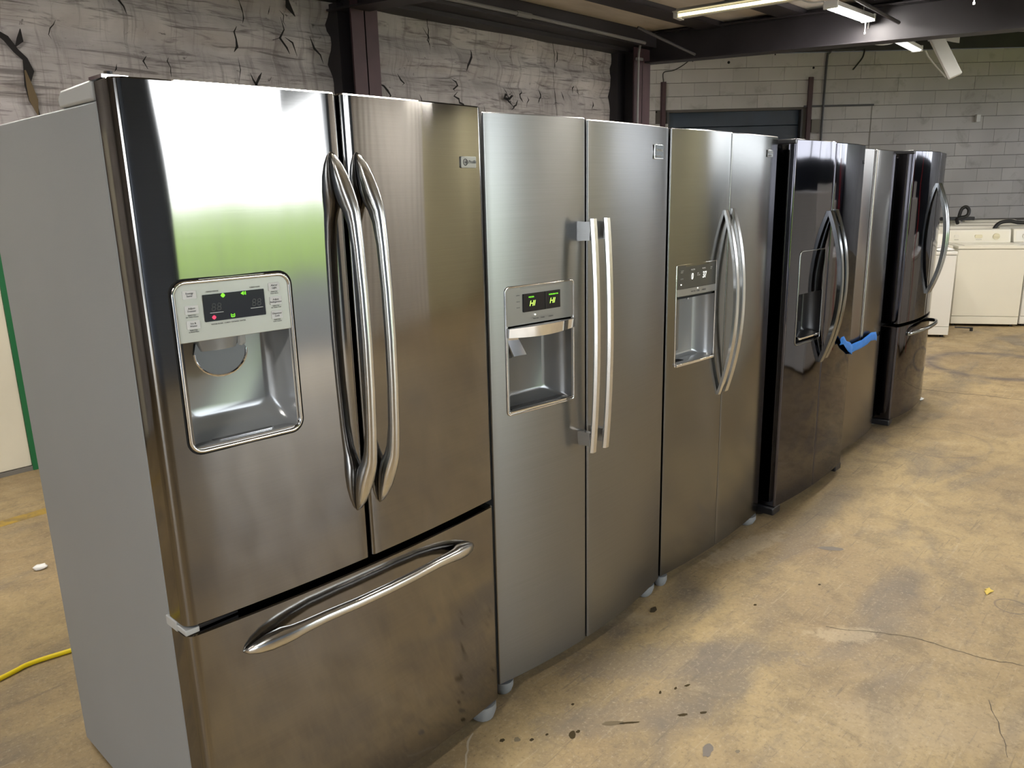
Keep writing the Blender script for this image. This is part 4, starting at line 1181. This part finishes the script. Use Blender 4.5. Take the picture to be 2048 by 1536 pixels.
# ------------------------------------------------------------------ washers and dryers
def make_washer(style=0, mat='white_enamel', w=.665, d=.66, h=.875):
    e = empty('washing_machine')
    obj('body', MB().box(0, w, .012, d, .025, h - .035), mat, e, bevel=.006)
    obj('front_panel', MB().box(.004, w - .004, 0, .014, .115, h - .04), mat, e, bevel=.003)
    obj('toe_panel', MB().box(.004, w - .004, .002, .014, .028, .110), mat, e, bevel=.003)
    obj('top_panel', MB().box(-.002, w + .002, -.004, d, h - .034, h), mat, e, bevel=.006)
    if style != 1:
        obj('lid', MB().box(.07, w - .07, .05, d - .20, h - .002, h + .006), mat, e, bevel=.003)
    cw = w - .01
    P = [(d - .17, h), (d - .135, h + .145), (d - .03, h + .150), (d - .02, h)]
    obj('console', MB().loft([[(.005, y, z) for y, z in P], [(cw, y, z) for y, z in P]]), 'console_white', e, bevel=.008)
    sl = (P[1][0] - P[0][0]) / .145
    def cz(zz): return P[0][0] + sl * (zz - h)
    obj('console_panel', MB().loft([[(.03, cz(h + .02) - .003, h + .02), (.03, cz(h + .125) - .003, h + .125), (.03, cz(h + .125) + .004, h + .125), (.03, cz(h + .02) + .004, h + .02)],
                                    [(cw - .025, cz(h + .02) - .003, h + .02), (cw - .025, cz(h + .125) - .003, h + .125), (cw - .025, cz(h + .125) + .004, h + .125), (cw - .025, cz(h + .02) + .004, h + .02)]]), mat, e)
    zz = h + .07; yy = cz(zz)
    if style == 0:
        k1 = MB().disc_y(.505, yy - .022, yy, zz, .034, 20); k1.box(.475, .535, yy - .032, yy - .02, zz - .005, zz + .006)
        obj('knob', k1, 'knob_cream', e)
        obj('selector', MB().loft([[(x, yy - .014, z) for x, z in rrect(.29, .365, zz - .018, zz + .02, .014)], [(x, yy, z) for x, z in rrect(.29, .365, zz - .018, zz + .02, .014)]]), 'knob_cream', e)
        obj('push_button', MB().loft([[(x, yy - .012, z) for x, z in rrect(.08, .125, zz - .014, zz + .018, .010)], [(x, yy, z) for x, z in rrect(.08, .125, zz - .014, zz + .018, .010)]]), 'console_white', e)
        obj('console_print', MB().box(.08, .125, yy - .012, yy - .004, zz - .036, zz - .032).box(.30, .36, yy - .012, yy - .004, zz - .036, zz - .033), 'seam_grey', e)
    else:
        for kx in (.12, .5) if style == 1 else (.10, .22, .52):
            obj('knob', MB().disc_y(kx, yy - .025, yy, zz, .028, 18).box(kx - .004, kx + .004, yy - .034, yy - .022, zz - .024, zz + .024), 'console_white', e)
    for fx in (.05, w - .05):
        for fy in (.06, d - .06):
            obj('foot', MB().tube([(fx, fy, 0), (fx, fy, .03)], .018, 10), 'black_rubber', e)
    return e


def copy_tree(o, parent=None):
    c = o.copy(); COL.objects.link(c); c.parent = parent
    for ch in [k for k in o.children]: copy_tree(ch, c)
    return c


WP = [make_washer(0), make_washer(1, 'white_enamel_cool'), make_washer(2)]
used = [False] * 3
ED = Vector((.477, -.879, 0)); ND = Vector((.879, .477, 0))
ANG = math.atan2(ED.y, ED.x)


def washer(style, p, rz, label, z=0., name='washing_machine', group='white washers and dryers'):
    if not used[style]:
        o = WP[style]; used[style] = True
    else:
        o = copy_tree(WP[style])
    o.name = name
    o.location = (p[0], p[1], z); o.rotation_euler = (0, 0, rz)
    return tag(o, label, 'washer' if name.startswith('wash') else 'dryer', group)


PA = Vector((8.973, .793, 0))
washer(0, PA, ANG, 'white dryer with round cream knob facing the end of the refrigerator row', name='clothes_dryer')
washer(1, PA + ED * .69 + ND * .05, ANG, 'white washer at the right picture edge, beside the dryer with cream knob')
PB = Vector((8.227, .619, 0)) - ED * .665
washer(1, PB, ANG, 'white washer with loose papers on top, half hidden by the end refrigerator')
washer(2, PA - ED * .70 + ND * .08, ANG, 'white washer directly behind the one topped with papers')
names = [['white washer in the second row, left, behind the papers', 'white washer in the second row, behind the cream-knob dryer', 'white washer in the second row, under the right black hose'],
         ['white washer in the third row, leftmost, by the wall', 'white washer in the third row, beneath the tall black hose loop', 'white washer in the third row, rightmost, by the block wall'],
         ['white washer in the back row, leftmost against the wall', 'white washer in the back row, with the black slab on it', 'white washer in the back row, rightmost against the wall']]
for r_ in range(3):
    for k in range(3):
        q = PA + ND * (.80 + .76 * r_) + ED * ((k - 1) * .70 + (.08, -.22, .10)[r_])
        washer((2, 0, 1)[(r_ + k) % 3], q, ANG + random.uniform(-.02, .02), names[r_][k])


def place(name, mb, mat, base, label, cat, bevel=0., group=None, ang=32):
    o = obj(name, mb, mat, None, tuple(base), bevel=bevel, ang=ang); o.rotation_euler = (0, 0, ANG)
    return tag(o, label, cat, group)


# papers on the near washer
for k, (dx, dy, rz) in enumerate(((.03, .20, .0), (.35, .25, -.03), (.34, .0, .02))):
    V = []; F = []
    for j in range(5):
        for i in range(7):
            x = .30 * i / 6; y = .22 * j / 4
            z = .005 + .055 * abs(noise.noise(Vector((x * 6 + k * 3, y * 7, k)))) + (.03 * (i / 6) ** 2 if k % 2 else .0)
            V.append((x, y, z))
    for j in range(4):
        for i in range(6):
            a = j * 7 + i; F.append((a, a + 1, a + 8, a + 7))
    o = obj('paper_sheet', MB().add(V, F), 'paper_white', None, tuple(PB + ED * dx + ND * dy + Vector((0, 0, .877))), recalc=False, ang=80)
    o.rotation_euler = (0, 0, ANG + rz)
    md = o.modifiers.new('t', 'SOLIDIFY'); md.thickness = .002
    tag(o, ('crumpled white paper at the left of the washer top', 'white paper curling up at the back right of the washer top', 'white paper near the front right corner of the washer top')[k], 'paper', 'papers on the near washer')
# hoses and slab on the rows behind
Q = PA + ND * 1.56
place('drain_hose', MB().tube([(.50, .45, 1.02), (.50, .50, 1.07), (.54, .52, 1.09), (.60, .54, 1.10), (.64, .55, 1.13), (.645, .56, 1.19), (.61, .57, 1.225), (.565, .57, 1.20), (.545, .57, 1.13), (.54, .57, 1.06)], .022, 8),
      'black_rubber', Q, 'tall black drain hose looping above the third row of washers', 'hose', ang=80)
place('drain_hose', MB().tube([(.68, .40, .90), (.70, .42, 1.0), (.76, .44, 1.06), (.86, .44, 1.075), (.95, .44, 1.06), (1.1, .44, 1.055)], .022, 8), 'black_rubber', PA + ND * .8, 'black drain hose arching over the second row at the right edge', 'hose', ang=80)
place('drain_hose', MB().tube([(-.6, .3, 1.04), (-.45, .32, 1.07), (-.3, .34, 1.06), (-.15, .34, 1.035)], .02, 8), 'black_rubber', PA + ND * 2.36, 'low black hose lying on the back washers near the refrigerator', 'hose', ang=80)
place('black_cooktop', MB().box(.25, .88, .3, .42, 1.03, 1.075), 'black_plastic', PA + ND * 2.36 + ED * .0, 'narrow black slab lying on the back row of washers', 'slab', .006)
# caster sticking out beside the dryer
tag(obj('caster_leg', MB().tube([(8.62, .66, .05), (8.70, .52, .045)], .008, 6).tube([(8.70, .52, .012), (8.70, .52, .05)], .016, 10), 'black_rubber'), 'small black foot lever between the papers washer and dryer', 'foot')

# --- white goods across the aisle, seen mirrored in the black doors
washer(0, (7.72, -1.35), math.pi, 'white dryer across the aisle, mirrored at the right of the black doors', name='clothes_dryer')
washer(1, (8.45, -1.35), math.pi, 'white washer across the aisle, farthest of the mirrored row')
def upright(x, h, label, cat='freezer'):
    uf = empty('upright_freezer', (x, -1.36, 0), math.pi)
    obj('body', MB().box(0, .68, .05, .68, .02, h), 'white_enamel_cool', uf, bevel=.01)
    obj('door', MB().box(.002, .678, 0, .048, .06, h), 'white_enamel_cool', uf, bevel=.012)
    obj('handle', MB().tube([(.60, -.002, .8), (.60, -.03, .82), (.60, -.03, 1.2), (.60, -.002, 1.22)], .01, 8), 'console_white', uf)
    for fx in (.08, .6): obj('foot', MB().tube([(fx, .1, 0), (fx, .1, .03)], .02, 10), 'black_rubber', uf)
    tag(uf, label, cat)


upright(6.26, 1.50, 'white upright freezer across the aisle, mirrored in the steel doors')
upright(6.98, 1.42, 'white upright freezer with a carton on top, mirrored in the black doors')
tag(obj('carton', MB().box(6.45, 6.85, -1.85, -1.42, 1.422, 1.56), 'white_enamel_cool', bevel=.004), 'pale carton lying on top of an upright freezer across the aisle', 'carton')
tag(obj('red_pole', MB().tube([(7.02, -1.20, .0), (7.04, -1.32, 1.78)], .014, 8), 'red_pole'), 'thin red pole leaning between the mirrored white machines', 'pole')

# ------------------------------------------------------------------ small things
# blue tape on the drawer of the recessed refrigerator, running onto the black one beside it
V = []; F = []
path = [(3.425, -.024, .783), (3.465, -.024, .779), (3.52, -.021, .752), (3.57, -.018, .727), (3.60, -.014, .718), (3.645, -.008, .702), (3.690, .010, .690), (3.745, .064, .668), (3.82, .068, .664), (3.90, .066, .663), (4.00, .066, .670), (4.10, .067, .675), (4.16, .068, .684), (4.22, .070, .684), (4.26, .073, .672), (4.285, .075, .655)]
for i, (x, y, z) in enumerate(path):
    wv = .004 * math.sin(i * 2.3); hgt = .042 if i < 3 else .050
    if i == len(path) - 1: hgt = .03
    for q in range(4):
        V.append((x, y - .005 - .006 * abs(math.sin(q * 1.5 + i)), z - hgt / 2 + hgt * q / 3 + wv))
    if i:
        for q in range(3):
            a = (i - 1) * 4 + q; F.append((a, a + 4, a + 5, a + 1))
o = obj('painters_tape', MB().add(V, F), 'tape_blue', ang=20, recalc=False)
md = o.modifiers.new('t', 'SOLIDIFY'); md.thickness = .0015; md.offset = 1
tag(o, 'crumpled blue painter tape stuck along the top of a freezer drawer', 'tape')
# yellow cord on the floor behind the first refrigerator
tag(obj('extension_cord', MB().tube([(-.9, 1.24, .009), (-.5, 1.33, .009), (-.078, 1.397, .009), (.019, 1.417, .009), (.141, 1.396, .009), (.45, 1.33, .009), (.9, 1.28, .009)], .0085, 8), 'cord_yellow', ang=80),
    'yellow extension cord lying on the floor behind the nearest refrigerator', 'cord')
V = []; F = []


def lump(name, x, y, r, mat, label, cat, flat=.5):
    V = []; F = []; nu, nv = 10, 6
    for j in range(nv + 1):
        for i in range(nu):
            th = math.pi * j / nv; ph = 2 * math.pi * i / nu
            d = Vector((math.sin(th) * math.cos(ph), math.sin(th) * math.sin(ph), math.cos(th)))
            k = r * (1 + .5 * noise.noise(d * 2.3 + Vector((x, y, 0))))
            V.append((k * d.x * 1.3, k * d.y, k * d.z * flat + r * flat))
    for j in range(nv):
        for i in range(nu): F.append((j * nu + i, j * nu + (i + 1) % nu, (j + 1) * nu + (i + 1) % nu, (j + 1) * nu + i))
    tag(obj(name, MB().add(V, F), mat, None, (x, y, 0), ang=180), label, cat)


lump('paper_scrap', .292, 2.207, .022, 'crumb_white', 'small white scrap on the floor left of the nearest refrigerator', 'scrap')
lump('foam_bit', 5.52, .12, .03, 'crumb_white', 'white foam bit on the floor under the end refrigerator', 'scrap', .3)
leafp = [(-.03, 0), (-.012, .012), (.004, .006), (.012, .016), (.03, .004), (.014, -.004), (.018, -.014), (-.004, -.006)]
mb = MB().loft([[(x, y, .001 + .004 * abs(math.sin(i))) for i, (x, y) in enumerate(leafp)], [(x, y, .003 + .006 * abs(math.sin(i))) for i, (x, y) in enumerate(leafp)]])
tag(obj('dry_leaf', mb, 'leaf_yellow', None, (2.69, -.94, 0)), 'small dry yellow leaf on the concrete at the right', 'leaf')
for w_ in WP:
    pass
